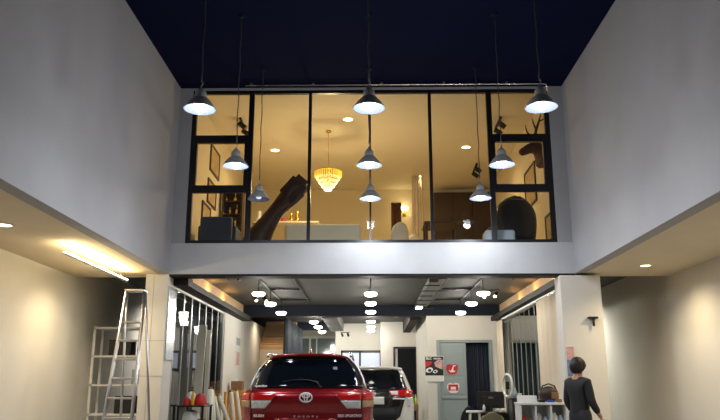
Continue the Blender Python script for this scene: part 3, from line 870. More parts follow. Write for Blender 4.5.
light('POINT', (c.x, 15.1, zc - .55), 76, (1, .75, .42), None, .15, name='chandelier_glow')
for (px, py), lab, pw in zip([(275, 150), (348, 119), (466, 147), (420, 176)],
        ['round warm downlight in the lounge ceiling left of the chandelier', 'round warm downlight in the lounge ceiling behind the top centre pendant', 'round warm downlight in the lounge ceiling at the right', 'small faint downlight deep in the lounge ceiling'], (90, 90, 90, 60)):
    d_ = at(px, py, 1.0); kk = (ZI - CZ) / (d_.z - CZ)
    downlight((d_.x * kk, kk, ZI), 'warm_light', lab, 'warm downlights in the lounge ceiling', .10 if py < 170 else .06, pw=pw, col=(1, .72, .36))
# pictures on the left wall
def picture(x, ya, yb, za, zb, side, lab, art='canvas_art', fm='dark_wood'):
    t = thing('framed_picture', (x, (ya + yb) / 2, za), lab, 'picture', 'framed pictures in the lounge')
    s = 1 if side == 'L' else -1; d = .03 * s
    b = MB(); f = .045
    for q in ((ya, yb, za, za + f), (ya, yb, zb - f, zb), (ya, ya + f, za + f, zb - f), (yb - f, yb, za + f, zb - f)):
        b.box(min(x, x + d), max(x, x + d), *q)
    b.build('picture_frame', fm, t, True)
    b = MB(); b.box(min(x, x + d * .5), max(x, x + d * .5), ya + f, yb - f, za + f, zb - f); b.build('artwork', art, t, True)
picture(XL, 14.5, 15.4, 5.75, 6.35, 'L', 'dark framed picture, highest on the left lounge wall')
picture(XL, 14.4, 15.2, 5.02, 5.55, 'L', 'dark framed picture in the middle of the left lounge wall')
picture(XL, 14.0, 14.75, 4.55, 4.95, 'L', 'dark framed picture, lowest on the left lounge wall')
picture(XR, 14.3, 15.3, 5.0, 5.85, 'R', 'tall framed picture on the right lounge wall under the deer head')
picture(XR, 13.1, 13.7, 3.95, 4.5, 'R', 'small framed picture low on the right lounge wall')
# tall dark shelf with gold ornaments
p0, p1 = at(220, 243, 15.6), at(243, 188, 15.6)
sh = thing('display_shelf', ((p0.x + p1.x) / 2, 15.7, 3.62), 'tall dark display shelf near the left lounge wall', 'shelf')
b = MB(); x0, x1 = p0.x, p1.x
b.box(x0, x0 + .03, 15.6, 15.9, 3.62, p1.z); b.box(x1 - .03, x1, 15.6, 15.9, 3.62, p1.z); b.box(x0, x1, 15.6, 15.9, p1.z, p1.z + .03)
b.build('side_panels', 'dark_wood', sh, True)
b = MB(); b.box(x0 + .03, x1 - .03, 15.88, 15.9, 3.62, p1.z); b.build('back_panel', 'brown_panel', sh, True)
shz = [3.75, 4.12, at(230, 226, 15.65).z, at(230, 214, 15.65).z, at(230, 201, 15.65).z]
for z in shz:
    b = MB(); b.box(x0 + .03, x1 - .03, 15.6, 15.87, z - .02, z); b.build('shelf_board', 'dark_wood', sh, True)
orn = [(223, 2), (229, 2), (236, 2), (223, 3), (230, 3), (237, 3), (226, 4), (235, 4)]
places = {2: 'low', 3: 'middle', 4: 'top'}
for k, (px, lv_) in enumerate(orn):
    x = at(px, 210, 15.7).x; z = shz[lv_]; h = .13 + .05 * (k % 3)
    b = MB()
    if k % 2: b.lathe([(0, 0), (.045, 0), (.05, .02), (.045, h * .5), (.02, h * .62), (.015, h * .9), (.022, h)], (x, 15.72, z), 14)
    else: b.lathe([(0, 0), (.06, 0), (.035, .03), (.02, h * .3), (.04, h * .45), (.02, h * .6), (.012, h * .9), (0, h + .05)], (x, 15.72, z), 14)
    tag(b.build('gold_ornament', 'gold'), f'small {"gold bottle-shaped" if k % 2 else "gold spire-shaped"} ornament on the dark display shelf', 'ornament', 'gold bottle-shaped ornaments on the display shelf' if k % 2 else 'gold spire-shaped ornaments on the display shelf')
# navy high-backed armchair
def armchair(name, cx, cy, w, h, m, lab, rz=0, round_=False):
    t = thing(name, (cx, cy, 3.62), lab, 'armchair', rz=rz)
    b = MB(); b.box(-w / 2, w / 2, -.32, .35, .12, .42, .05, 3); b.build('seat', m, t)
    b = MB()
    if round_:
        def fn(u, v):
            a = PI * (u - .5); ww = w * .5 * (1.0 + .18 * sin(PI * min(1, v * 1.0))) * sqrt(max(0.02, 1 - max(0, (v - .55) / .45) ** 2.4))
            return (ww * sin(a), -.30 - .14 * cos(a) + .04 * v, .30 + (h - .30) * v)
        b.grid(fn, 18, 18)
    else: b.box(-w / 2, w / 2, -.42, -.28, .2, h, .05, 3)
    bk = b.build('backrest', m, t)
    if round_: sm = bk.modifiers.new('thickness', 'SOLIDIFY'); sm.thickness = .09; sm.offset = 0
    for s in (-1, 1):
        b = MB(); b.box(s * (w / 2 + .0) - .06, s * (w / 2) + .06, -.3, .33, .12, .62, .04, 3); b.build('armrest', m, t)
        for q in (-.25, .28):
            b = MB(); b.tube([(s * (w / 2 - .08), q, 0), (s * (w / 2 - .08), q, .13)], .02, 8); b.build('leg', 'black_metal', t)
    return t
p = at(213, 216, 13.0); armchair('armchair', at(215, 230, 13.0).x, 13.45, .60, at(215, 216, 13.03).z - 3.62, 'navy_fabric', 'navy high-backed armchair behind the lower left window pane')
p = at(514, 197, 12.9)
eg = armchair('armchair', at(514, 215, 12.9).x, 13.3, .60, p.z - 3.62, 'leather_black', 'big rounded black leather chair behind the lower right window pane', rz=.2, round_=True)
b = MB(); b.box(-.16, .12, -.50, -.47, 1.0, 1.015, .003); b.build('back_strap', 'silver', eg)
# ottoman / throw beside it
t = thing('ottoman', (2.25, 12.62, 3.62), 'pale blue ottoman at the foot of the black leather chair', 'ottoman')
b = MB(); b.box(2.02, 2.55, 12.42, 12.80, 3.70, 3.98, .05, 3); b.build('cushion', 'iceblue', t, True)
b = MB(); b.box(2.05, 2.52, 12.45, 12.77, 3.62, 3.70); b.build('plinth', 'black_metal', t, True)
# sofa
xa, xb = at(284, 235, 13.6).x, at(361, 235, 13.6).x; zt_ = at(320, 223.5, 13.6).z
t = thing('sofa', ((xa + xb) / 2, 13.9, 3.62), 'long pale sage sofa seen from behind under the chandelier', 'sofa')
b = MB(); b.box(xa, xb, 13.6, 13.85, 3.75, zt_, .07, 4); b.build('backrest', 'sofa_sage', t, True)
b = MB(); b.box(xa, xb, 13.85, 14.5, 3.75, 4.05, .05, 3); b.build('seat', 'sofa_sage', t, True)
for x in (xa, xb - .18):
    b = MB(); b.box(x - .005, x + .185, 13.86, 14.5, 4.0, 4.22, .05, 3); b.build('armrest', 'sofa_sage', t, True)
for x in (xa + .1, xb - .1):
    for y in (13.7, 14.4):
        b = MB(); b.tube([(x, y, 3.62), (x, y, 3.78)], .025, 8); b.build('leg', 'dark_wood', t, True)
# carved driftwood
def skin(name, verts, edges, radii, m, parent, sub=2, label=None):
    me = bpy.data.meshes.new(name); me.from_pydata([Vector(v) for v in verts], edges, [])
    o = bpy.data.objects.new(name, me); COL.objects.link(o)
    if parent: o.parent = parent
    sk = o.modifiers.new('skin', 'SKIN'); sk.use_smooth_shade = True
    for i, r in enumerate(radii):
        rr = r if isinstance(r, tuple) else (r, r)
        me.skin_vertices[0].data[i].radius = rr
    me.skin_vertices[0].data[0].use_root = True
    ss = o.modifiers.new('subdivision', 'SUBSURF'); ss.levels = sub; ss.render_levels = sub
    me.materials.append(MATS[m])
    return o
yb = 13.0
pts = [at(252, 246, yb), at(262, 232, yb), at(272, 217, yb), at(281, 203, yb), at(291, 190, yb), at(300, 182, yb)]
pts = [Vector(p) for p in pts]
th_ = [at(288, 205, yb), at(297, 199, yb), at(304, 194, yb)]
lo = [at(246, 240, yb), at(241, 248, yb)]
base = Vector((pts[0].x - .1, yb, 3.62))
V = pts + th_ + [pts[0] + Vector((-.12, .12, -.10)), pts[0] + Vector((.25, -.05, -.12))]
V = [v - base for v in V]
t = thing('driftwood_sculpture', base, 'dark carved driftwood sculpture leaning to the right behind the glass', 'sculpture')
o = skin('trunk', V, [(0, 1), (1, 2), (2, 3), (3, 4), (4, 5), (3, 6), (6, 7), (7, 8), (0, 9), (0, 10)], [.26, .22, .17, .13, .15, .17, .09, .06, .035, .20, .16], 'driftwood', t)
b = MB(); bb = bmesh.new(); bmesh.ops.create_cube(bb, size=1)
M = Matrix.Translation(at(294, 190, yb) - base) @ Matrix.Rotation(.72, 4, 'Y').to_4x4() @ Matrix.Diagonal((.36, .24, .56, 1))
bmesh.ops.bevel(bb, geom=list(bb.edges), offset=.16, segments=2, affect='EDGES')
b.merge(bb, M); b.build('carved_head', 'driftwood', t)
# long low console with small things behind the driftwood
t = thing('console_table', (-2.0, 16.4, 3.62), 'long pale console table at the back left of the lounge', 'table')
z = at(270, 222, 16.4).z
b = MB(); b.box(-2.75, -1.2, 16.3, 16.7, z - .04, z, .005); b.build('table_top', 'pale_fabric', t, True)
for x in (-2.7, -1.25):
    for y in (16.34, 16.66):
        b = MB(); b.box(x - .02, x + .02, y - .02, y + .02, 3.62, z - .04); b.build('leg', 'gold', t, True)
for k, (px, h, m) in enumerate([(259, .28, 'white_gloss'), (291, .22, 'gold'), (297, .26, 'gold'), (283, .12, 'red')]):
    x = at(px, 220, 16.5).x
    b = MB(); b.lathe([(0, 0), (.05, 0), (.07, h * .3), (.04, h * .7), (.05, h)], (x, 16.5, z), 16)
    tag(b.build('vase', m), ['white vase at the left end of the lounge console', 'gold vase, left of the gold pair on the lounge console', 'gold vase, right of the gold pair on the lounge console', 'small red pot in the middle of the lounge console'][k], 'vase', 'vases on the lounge console')
# white dining chairs + table + curtain columns (centre right)
def dchair(px, y, lab, rz):
    x = at(px, 240, y).x
    t = thing('lounge_chair', (x, y, 3.62), lab, 'chair', 'cream chairs in the lounge', rz)
    b = MB(); b.box(-.22, .22, -.2, .24, .42, .48, .02); b.build('seat', 'pale_fabric', t)
    b = MB()
    b.grid(lambda u, v: (.21 * (2 * u - 1) * (1 - .25 * v * v), -.2 - .05 * v + .05 * (2 * u - 1) ** 2, .46 + .44 * v - .10 * v * (2 * u - 1) ** 2), 8, 6)
    o = b.build('backrest', 'pale_fabric', t); sm = o.modifiers.new('thickness', 'SOLIDIFY'); sm.thickness = .03
    for sx in (-1, 1):
        for sy in (-1, 1):
            b = MB(); b.tube([(sx * .19, sy * .17, 0), (sx * .17, sy * .15, .43)], [.012, .018], 8); b.build('leg', 'dark_wood', t)
dchair(397, 14.4, 'cream lounge chair just right of the central mullion', .3)
dchair(415, 15.6, 'cream lounge chair beside the dark round-legged table', -.2)
t = thing('dining_table', (1.15, 15.6, 3.62), 'dark table with slim legs behind the right central window pane', 'table')
z = at(430, 222, 15.4).z; xa, xb = at(424, 222, 15.4).x, at(458, 222, 15.4).x
b = MB(); b.box(xa, xb, 15.3, 16.1, z - .05, z, .01); b.build('table_top', 'brown_panel', t, True)
for x in (xa + .05, xb - .05):
    for y in (15.35, 16.05):
        b = MB(); b.box(x - .025, x + .025, y - .025, y + .025, 3.62, z - .05); b.build('leg', 'dark_wood', t, True)
xa, xb = at(412, 200, 18.6).x, at(423, 200, 18.6).x
curtain('curtain', (xa, 18.6), (xb, 18.6), 3.65, at(415, 170, 18.6).z, 'curtain_beige', 'narrow cream curtain at the back of the lounge', .03, 4)
xa, xb = at(391, 200, 18.4).x, at(401, 200, 18.4).x
curtain('curtain', (xa, 18.4), (xb, 18.4), 3.65, at(395, 203, 18.4).z, 'deer_brown', 'narrow brown drape beside the cream curtain in the lounge', .03, 3)
# brown wall cabinet on the back wall
t = thing('wall_cabinet', (2.4, 19.8, 3.62), 'large dark brown wall cabinet at the back right of the lounge', 'cabinet')
xa = at(434, 200, 19.6).x; ztp = at(460, 192, 19.6).z
b = MB(); b.box(xa, XR - .01, 19.62, 20.0, 3.62, ztp, .01); b.build('body', 'brown_panel', t, True)
for k in range(3):
    w_ = (XR - .03 - xa) / 3
    b = MB(); b.box(xa + .01 + k * w_, xa + (k + 1) * w_ - .01, 19.59, 19.62, 3.7, ztp - .05, .006); dd = b.build('door', 'brown_panel', t, True)
    b = MB(); b.box(xa + (k + 1) * w_ - .07, xa + (k + 1) * w_ - .05, 19.56, 19.59, 4.9, 5.1); b.build('handle', 'gold', dd, True)
# deer head reflected in the glass, built as a solid wall mount
Yd = 13.2
J = lambda px, py, dy=0: at(px, py, Yd + dy)
t0 = Vector((XR, Yd, 5.5))
t = thing('deer_head_reflection', t0, 'dark brown deer head with antlers, solid stand-in for a reflection, right lounge wall', 'hunting trophy')
V = [J(551, 166), J(545, 158), J(539, 149), J(532, 147), J(524, 151), J(519, 154)]
V = [Vector(v) - t0 for v in V]
V[0].x = -.02
skin('head', V, [(i, i + 1) for i in range(5)], [(.34, .24), (.27, .21), (.17, .16), (.13, .12), (.08, .085), (.06, .07)], 'deer_brown', t)
for s in (-1, 1):
    b = MB(); b.tube([Vector(J(533, 142, .10 * s)) - t0, Vector(J(529, 137, .22 * s)) - t0, Vector(J(525, 137, .28 * s)) - t0], [.025, .03, .004], 8); b.build('ear', 'deer_brown', t)
    b = MB()
    A = [Vector(J(534, 141, .06 * s)) - t0, Vector(J(536, 130, .22 * s)) - t0, Vector(J(539, 121, .30 * s)) - t0, Vector(J(541, 113, .30 * s)) - t0]
    b.tube(A, [.034, .028, .020, .008], 8)
    b.tube([A[1], Vector(J(533, 122, .16 * s)) - t0, Vector(J(532, 118, .14 * s)) - t0], [.022, .016, .006], 8)
    b.tube([A[2], Vector(J(545, 119, .26 * s)) - t0], [.020, .006], 8)
    b.tube([A[0], Vector(J(527, 132, .14 * s)) - t0, Vector(J(525, 125, .16 * s)) - t0], [.022, .016, .006], 8)
    b.build('antler', 'deer_brown', t)
b = MB(); b.box(-.03, 0, -.22, .22, -.30, .25, .02); b.build('mount_plaque', 'dark_wood', t)
# wall lamp at the back
p = at(404, 208, 19.9)
t = thing('wall_sconce', (p.x, 19.95, p.z - .1), 'small glowing wall lamp at the back of the lounge', 'wall lamp')
b = MB(); b.box(-.05, .05, .0, .05, -.1, .1, .01); b.build('back_plate', 'gold', t)
b = MB(); b.lathe([(0, .02), (.10, .04), (.12, .09), (.07, .12), (0, .13)], (0, -.14, 0), 18); b.build('lamp_shade', 'warm_light', t)
b = MB(); b.tube([(0, 0, -.02), (0, -.14, -.02), (0, -.14, .03)], .012, 8); b.build('arm', 'gold', t)

# ------------------------------------------------------------------ left ground floor clutter
# step ladder
def ladder(x, y, h, lab):
    t = thing('step_ladder', (x, y, 0), lab, 'ladder')
    w = .46
    for s in (-1, 1):
        b = MB(); b.tube([(s * w / 2 * 1.0, -.55, 0), (s * w / 2 * .62, 0, h)], .028, 8); b.build('front_rail', 'galvanised', t)
        b = MB(); b.tube([(s * w / 2 * 1.1, .55, 0), (s * w / 2 * .62, .03, h)], .02, 8); b.build('rear_rail', 'galvanised', t)
    n = int(h / .28)
    for k in range(1, n):
        z = k * .28; q = z / h; hw = w / 2 * (1 - .38 * q)
        b = MB(); b.box(-hw + .02, hw - .02, -.55 * (1 - q) - .04, -.55 * (1 - q) + .05, z - .015, z + .015, .004); b.build('step', 'galvanised', t)
    b = MB(); b.box(-w / 2 * .66, w / 2 * .66, -.1, .12, h, h + .03, .008); b.build('top_cap', 'galvanised', t)
    return t
ladder(-3.66, 11.15, 2.72, 'tall aluminium step ladder beside the white column at the left')['group'] = 'ladders'
# shelf rack behind the ladder
t = thing('storage_rack', (-4.4, 13.2, 0), 'white storage rack with open boards in the left aisle behind the ladder', 'shelf')
for x in (-4.95, -3.90):
    for y in (13.0, 13.4):
        b = MB(); b.box(x - .02, x + .02, y - .02, y + .02, 0, 2.35); b.build('upright', 'white_trim', t, True)
for z in (.3, .8, 1.3, 1.8, 2.3):
    b = MB(); b.box(-4.97, -3.88, 12.98, 13.42, z, z + .03); b.build('shelf_board', 'white_trim', t, True)
for k, (x, z, w, h, m, l) in enumerate([(-4.35, .831, .34, .30, 'plastic_black', 'black box on the second rack board in the left aisle'), (-4.1, 1.331, .3, .26, 'door_grey', 'grey box on the third rack board in the left aisle'), (-4.5, 1.831, .4, .28, 'plastic_black', 'black box on the fourth rack board in the left aisle')]):
    b = MB(); b.box(x - w / 2, x + w / 2, 13.05, 13.35, z, z + h, .006); tag(b.build('storage_box', m), l, 'box')
# black table with things
xa, xb = -3.34, -2.86; ya, yb_ = 12.75, 13.45; zt = at(193, 405, 13.0).z
t = thing('work_table', (-3.1, 13.1, 0), 'small black metal table behind the white column on the left', 'table')
b = MB(); b.box(xa, xb, ya, yb_, zt - .03, zt, .006); b.build('table_top', 'black_metal', t, True)
for x in (xa + .03, xb - .03):
    for y in (ya + .03, yb_ - .03):
        b = MB(); b.box(x - .018, x + .018, y - .018, y + .018, 0, zt - .03); b.build('leg', 'black_metal', t, True)
b = MB(); b.box(xa + .01, xb - .01, ya + .01, yb_ - .01, zt - .33, zt - .31); b.build('lower_shelf', 'black_metal', t, True)
def bag(name, x, y, z, w, d, h, m, lab, cat='bag'):
    b = MB()
    def fn(u, v):
        a = 2 * PI * u; k = 1 - .35 * v ** 2 + .05 * sin(5 * a + 3 * v)
        return (x + w / 2 * k * cos(a) * (1.1 if abs(cos(a)) > .7 else 1), y + d / 2 * k * sin(a), z + h * v)
    b.grid(fn, 22, 7)
    b.lathe([(0, 0), (w * .3, 0)], (x, y, z + .001), 12, sy=d / w)
    b.lathe([(w * .33, 0), (w * .2, .02), (0, .03)], (x, y, z + h), 22, sy=d / w)
    return tag(b.build(name, m), lab, cat)
bag('shopping_bag', -2.98, 12.95, zt, .20, .16, .17, 'red', 'red bag on the right half of the black table')
bag('shopping_bag', -3.18, 13.1, zt, .18, .18, .20, 'paper', 'white bag on the left half of the black table')
bag('shopping_bag', -3.19, 12.88, zt, .13, .14, .11, 'red', 'small red pouch in front of the white bag on the black table')
b = MB(); b.lathe([(0, 0), (.028, 0), (.03, .02), (.03, .16), (.018, .19), (.018, .22), (0, .22)], (-3.08, 12.82, zt), 14); tag(b.build('spray_bottle', 'yellow'), 'yellow bottle standing between the bags on the black table', 'bottle')
b = MB(); b.box(-2.97, -2.89, 13.1, 13.3, zt, zt + .03, .008); tag(b.build('tape_dispenser', 'plastic_black'), 'small flat black tool at the right edge of the black table', 'tool')
bag('cloth_bundle', -3.14, 13.0, zt - .309, .30, .28, .2, 'paper', 'crumpled white bundle on the lower shelf of the black table', 'bundle')
b = MB(); b.box(-2.99, -2.90, 12.84, 13.1, zt - .309, zt - .23, .006); tag(b.build('cardboard_box', 'brown_card'), 'small brown box on the lower shelf of the black table', 'box')
# long boards leaning on the glass
for k, (pa, pb, y, m, lab) in enumerate([((194, 420), (203, 325), 14.0, 'cream_tube', 'long cream board leaning on the left glass, nearest the table'), ((204, 420), (209, 330), 14.6, 'cream_tube', 'long thin cream board leaning on the left glass, right of the wider one')]):
    a = at(*pa, y); c = at(*pb, y)
    a.x = max(a.x, XL + .1); c.x = max(c.x, XL + .05)
    w = .075 if k == 0 else .04
    d = (c - a); foot = a - d * (a.z / d.z); foot.z = 0
    b = MB(); b.poly([foot + Vector((-w, 0, 0)), foot + Vector((w, 0, 0)), c + Vector((w, 0, 0)), c + Vector((-w, 0, 0))], (0, .03, 0))
    tag(b.build('leaning_board', m), lab, 'board', 'boards leaning on the left glass')
# rolls of window film
rolls = [(207, 421, 206, 389, .13), (213, 421, 208, 390, .10), (219, 421, 213, 396, .075), (228, 421, 219, 396, .075), (225, 421, 226, 392, .06), (233.5, 421, 231, 392, .075), (240, 421, 236.5, 391, .06)]
for k, (xa_, ya_, xb_, yb2, r) in enumerate(rolls):
    y = 15.0 + .25 * k if k < 2 else 15.4 + .12 * k
    a = at(xa_, ya_, y); c = at(xb_, yb2, y)
    for v in (a, c): v.x = max(v.x, XL + .05 + r / 2)
    d = c - a; foot = a - d * (a.z / d.z) ; foot.z = .01
    foot.x = max(min(foot.x, -2.3), XL + .15)
    t = thing('film_roll', foot, f'{["thick cream film roll nearest the black table", "cream film roll touching the thick one by the table", "slim cream roll with an orange cap, leaning left", "slim cream roll leaning left across the orange roll", "short roll wrapped in orange, behind the slim rolls", "cream roll against the white wall end", "thin cream roll closest to the red car"][k]}', 'roll', 'rolls leaning by the left glass partition')
    D = c - foot; dn = D.normalized()
    b = MB(); b.tube([(0, 0, 0), D], r * .62, 14); b.build('tube', 'orange' if k == 4 else 'cream_tube', t)
    if k in (2, 3, 5, 6, 0):
        b = MB(); b.tube([D + dn * .001, D + dn * .045], r * .5, 14); b.build('end_cap', 'orange' if k in (2, 3) else 'brown_card', t)
t = thing('cardboard_carton', (-2.72, 17.6, 0), 'orange and brown carton standing behind the leaning rolls', 'box')
b = MB(); x0, x1 = XL + .06, -3.02
b.box(x0, x1, 17.5, 17.8, 0, at(223, 390, 17.6).z, .008); b.build('carton', 'orange', t, True)
b = MB(); b.box(x0 + .02, x1 - .03, 17.52, 17.78, at(223, 390, 17.6).z, at(223, 381, 17.6).z, .006); b.build('flap', 'brown_card', t, True)
t.location.x = t.location.x
# stickers/prints on the white wall
for k, (ya, yb2, za, zb, m, lab) in enumerate([(18.35, 18.95, 2.30, 2.55, 'curtain_grey', 'small grey square notice, top of the three on the left white wall'), (18.4, 18.9, 1.80, 2.2, 'poster_pink', 'pink and white poster under the grey notice on the left white wall'), (18.4, 18.85, 1.22, 1.52, 'paper', 'white paper notice, lowest on the left white wall')]):
    t = thing('wall_notice', (XL, (ya + yb2) / 2, za), lab, 'notice')
    b = MB(); b.box(XL, XL + .008, ya, yb2, za, zb); b.build('sheet', 'paper', t, True)
    b = MB(); b.box(XL + .008, XL + .010, ya + .03, yb2 - .03, za + .03, zb - .03); b.build('print', m, t, True)

# ------------------------------------------------------------------ right ground floor
# poster on partition wall
Yp = YB - .03
p0, p1 = at(425, 381.5, Yp), at(443.5, 356, Yp)
t = thing('poster', (p0.x, Yp, p0.z), 'black and red car poster hanging on the wall left of the grey door', 'poster')
b = MB(); b.box(p0.x, p1.x, Yp - .012, Yp, p0.z, p1.z); b.build('sheet', 'paper', t, True)
zl = at(430, 375.5, Yp).z
b = MB(); b.box(p0.x + .015, p1.x - .01, Yp - .015, Yp - .012, zl, p1.z - .015); b.build('black_field', 'poster_black', t, True)
b = MB(); xx = p0.x; H = p1.z - zl
b.poly([(xx + .015, Yp - .018, zl + H * .40), (xx + .16, Yp - .018, zl + H * .55), (xx + .20, Yp - .018, zl + H * .72), (xx + .015, Yp - .018, zl + H * .72)], (0, .003, 0)); b.build('red_field', 'red', t, True)
b = MB(); b.poly([(p1.x - .22, Yp - .018, zl + H * .45), (p1.x - .03, Yp - .018, zl + H * .3), (p1.x - .02, Yp - .018, zl + H * .80), (p1.x - .16, Yp - .018, zl + H * .80), (p1.x - .25, Yp - .018, zl + H * .65)], (0, .003, 0)); b.build('pink_field', 'poster_pink', t, True)
b = MB()
for (cx, cz, rx) in ((xx + .12, zl + H * .28, .085), (xx + .27, zl + H * .2, .055)):
    b.poly([(cx + rx * cos(a) * 1.1, Yp - .021, cz + rx * .75 * sin(a) + .2 * (rx * cos(a))) for a in [2 * PI * k / 20 for k in range(20)]], (0, .003, 0))
b.build('white_shape', 'sticker_white', t, True)
b = MB()
for (cx, cz, rx) in ((xx + .125, zl + H * .26, .045), (xx + .27, zl + H * .2, .03)):
    b.poly([(cx + rx * cos(a), Yp - .024, cz + rx * .8 * sin(a)) for a in [2 * PI * k / 16 for k in range(16)]], (0, .003, 0))
b.build('black_shape', 'poster_black', t, True)
tx = text_mesh('ELC', .085, 'sticker_white', t, (.11, -.018, p1.z - p0.z - .09), extrude=.002, bold=.003)
text_mesh('TECHNO', .05, 'sticker_white', t, (.33, -.018, p1.z - p0.z - .085), extrude=.002, bold=.002)
# stickers on the grey door
def shield(name, px0, px1, py0, py1, lab, style):
    y = YB - .02
    a, c = at(px0, py1, y), at(px1, py0, y); cx = (a.x + c.x) / 2; cz = (a.z + c.z) / 2; w = (c.x - a.x) / 2; h = (c.z - a.z) / 2
    t = thing(name, (cx, y, a.z), lab, 'sticker')
    pts = [(-.85, .8), (-.5, 1), (0, .85), (.5, 1), (.95, .85), (1, .2), (.75, -.7), (.4, -1), (-.4, -1), (-.75, -.7), (-1, .2)]
    b = MB(); b.poly([(cx + x * w, y, cz + z * h) for x, z in pts], (0, -.003, 0)); b.build('outline', 'red' if style == 0 else 'sticker_white', t, True)
    if style == 0:
        b = MB(); b.poly([(cx + x * w, y - .006, cz + z * h) for x, z in [(-.6, -.1), (-.2, -.3), (0, .1), (.2, .75), (.75, .8), (.25, .4), (.2, -.2), (.55, -.35), (.4, -.55), (-.3, -.6)]], (0, .003, 0)); b.build('white_bird_mark', 'sticker_white', t, True)
    else:
        b = MB(); b.box(cx - w * .75, cx + w * .75, y - .006, y - .003, cz + h * .25, cz + h * .7); b.box(cx - w * .78, cx - w * .4, y - .006, y - .003, cz - h * .55, cz + h * .24); b.box(cx + w * .4, cx + w * .78, y - .006, y - .003, cz - h * .55, cz + h * .24); b.box(cx - w * .35, cx + w * .35, y - .006, y - .003, cz - h * .5, cz - h * .3); b.build('red_mark', 'red', t, True)
shield('door_sticker', 446, 458, 364, 374.5, 'red shield sticker with a white mark, upper one on the grey door', 0)
shield('door_sticker', 447, 459.5, 383, 393, 'white shield sticker with red blocks, lower one on the grey door', 1)

# low wooden table with bottle and dark things by the partition corner
TY = 21.4
t = thing('side_table', (1.2, TY, 0), 'small wooden side table beside the white car and the wall corner', 'table')
xa, xb = at(407, 405, TY).x, at(418, 405, TY).x; zt2 = at(414, 404, TY).z
b = MB(); b.box(xa, xb, TY - .2, TY + .2, zt2 - .18, zt2, .008); b.build('drawer_box', 'table_wood', t, True)
for x in (xa + .03, xb - .03):
    for y in (TY - .17, TY + .17):
        b = MB(); b.box(x - .02, x + .02, y - .02, y + .02, 0, zt2 - .18); b.build('leg', 'table_wood', t, True)
b = MB(); b.lathe([(0, 0), (.03, 0), (.032, .14), (.02, .18), (.012, .20), (.012, .26), (0, .26)], (at(415.5, 400, TY).x, TY - .1, zt2), 14); b_ = tag(b.build('spray_bottle', 'hi_vis'), 'yellow-green spray bottle on the small wooden table', 'bottle')
b = MB(); b.box(xa + .03, xa + .2, TY - .15, TY + .1, zt2, zt2 + .07, .015); tag(b.build('tool_pouch', 'plastic_black'), 'low black pouch on the small wooden table', 'pouch')
b = MB(); x_ = at(416, 400, TY).x; b.tube([(x_ - .04, TY + .12, zt2), (x_ - .05, TY + .12, zt2 + .28)], [.05, .02], 10); tag(b.build('umbrella_holder', 'plastic_black'), 'slim black holder behind the yellow-green bottle', 'holder')

# desk, monitor, ring light, office chair
Yd = 16.6
zd = at(490, 412, Yd).z
xa, xb = at(463, 412, Yd).x, at(520, 412, Yd).x; xb = min(xb, 3.3)
t = thing('desk', ((xa + xb) / 2, Yd, 0), 'black desk carrying the monitor in front of the grey doorway', 'desk')
b = MB(); b.box(xa, xb, Yd - .3, Yd + .35, zd - .03, zd, .006); b.build('desk_top', 'plastic_black', t, True)
for x in (xa + .03, xb - .03):
    b = MB(); b.box(x - .02, x + .02, Yd - .28, Yd + .33, 0, zd - .03); b.build('side_panel', 'plastic_black', t, True)
b = MB(); b.box(xa + .05, xb - .05, Yd + .30, Yd + .32, .2, zd - .03); b.build('modesty_panel', 'plastic_black', t, True)
p0, p1 = at(477.5, 410, Yd), at(504, 391.5, Yd)
t = thing('computer_monitor', ((p0.x + p1.x) / 2, Yd, zd), 'black flat monitor seen from behind on the desk', 'monitor')
b = MB(); b.box(p0.x, p1.x, Yd, Yd + .03, zd + .08, p1.z, .008); b.box(p0.x + .12, p1.x - .12, Yd - .03, Yd, zd + .12, p1.z - .1, .01); b.build('screen_case', 'plastic_black', t, True)
b = MB(); b.box((p0.x + p1.x) / 2 - .03, (p0.x + p1.x) / 2 + .03, Yd - .04, Yd - .02, zd + .0, zd + .14); b.box((p0.x + p1.x) / 2 - .12, (p0.x + p1.x) / 2 + .12, Yd - .08, Yd + .12, zd, zd + .012, .004); b.build('stand', 'plastic_black', t, True)
text_mesh('DELL', .055, 'galvanised', t, (0.0, -.032, (p1.z - zd) * .66), extrude=.001, name='case_lettering')
def ringlight():
    Y = 16.0; c = at(507.5, 385.5, Y); c.x = min(c.x, 3.1)
    t = thing('ring_light', (c.x, Y, 0), 'white ring light on a stand beside the monitor', 'ring light')
    R = .235; a0 = -1.3
    ux, uy = cos(a0), sin(a0)
    b = MB(); b.tube([(R * cos(a) * ux, R * cos(a) * uy, c.z + R * sin(a)) for a in [2 * PI * k / 36 for k in range(37)]], .024, 10, caps=False); b.build('ring', 'white_gloss', t)
    b = MB(); b.tube([(0, 0, .3), (0, 0, c.z - R)], .014, 10); b.build('pole', 'black_metal', t)
    for k in range(3):
        a = 2 * PI * k / 3 + .5; b = MB(); b.tube([(0, 0, .5), (.3 * cos(a), .3 * sin(a), .01)], .011, 8); b.build('leg', 'black_metal', t)
    b = MB(); b.box(-.04, .04, -.012, .012, c.z - .08, c.z + .08, .01); b.tube([(0, 0, c.z - R), (0, 0, c.z - .07)], .008, 8); b.build('phone_clamp', 'plastic_black', t)
ringlight()
# items on desk
for k, (px, h, r, m, lab) in enumerate([(484, .16, .03, 'white_gloss', 'white bottle on the desk in front of the monitor'), (503.5, .08, .035, 'paper', 'white cup at the right foot of the monitor'), (498, .06, .03, 'iceblue', 'small pale blue pot in front of the monitor')]):
    b = MB(); x = at(px, 410, Yd - .2).x
    b.lathe([(0, 0), (r, 0), (r, h * .7), (r * .5, h * .85), (r * .5, h), (0, h)] if k == 0 else [(0, 0), (r * .8, 0), (r, h), (r * .85, h), (r * .7, .01), (0, .01)], (x, Yd - .2, zd), 16)
    tag(b.build('desk_bottle' if k == 0 else 'cup', m), lab, 'bottle' if k == 0 else 'cup')
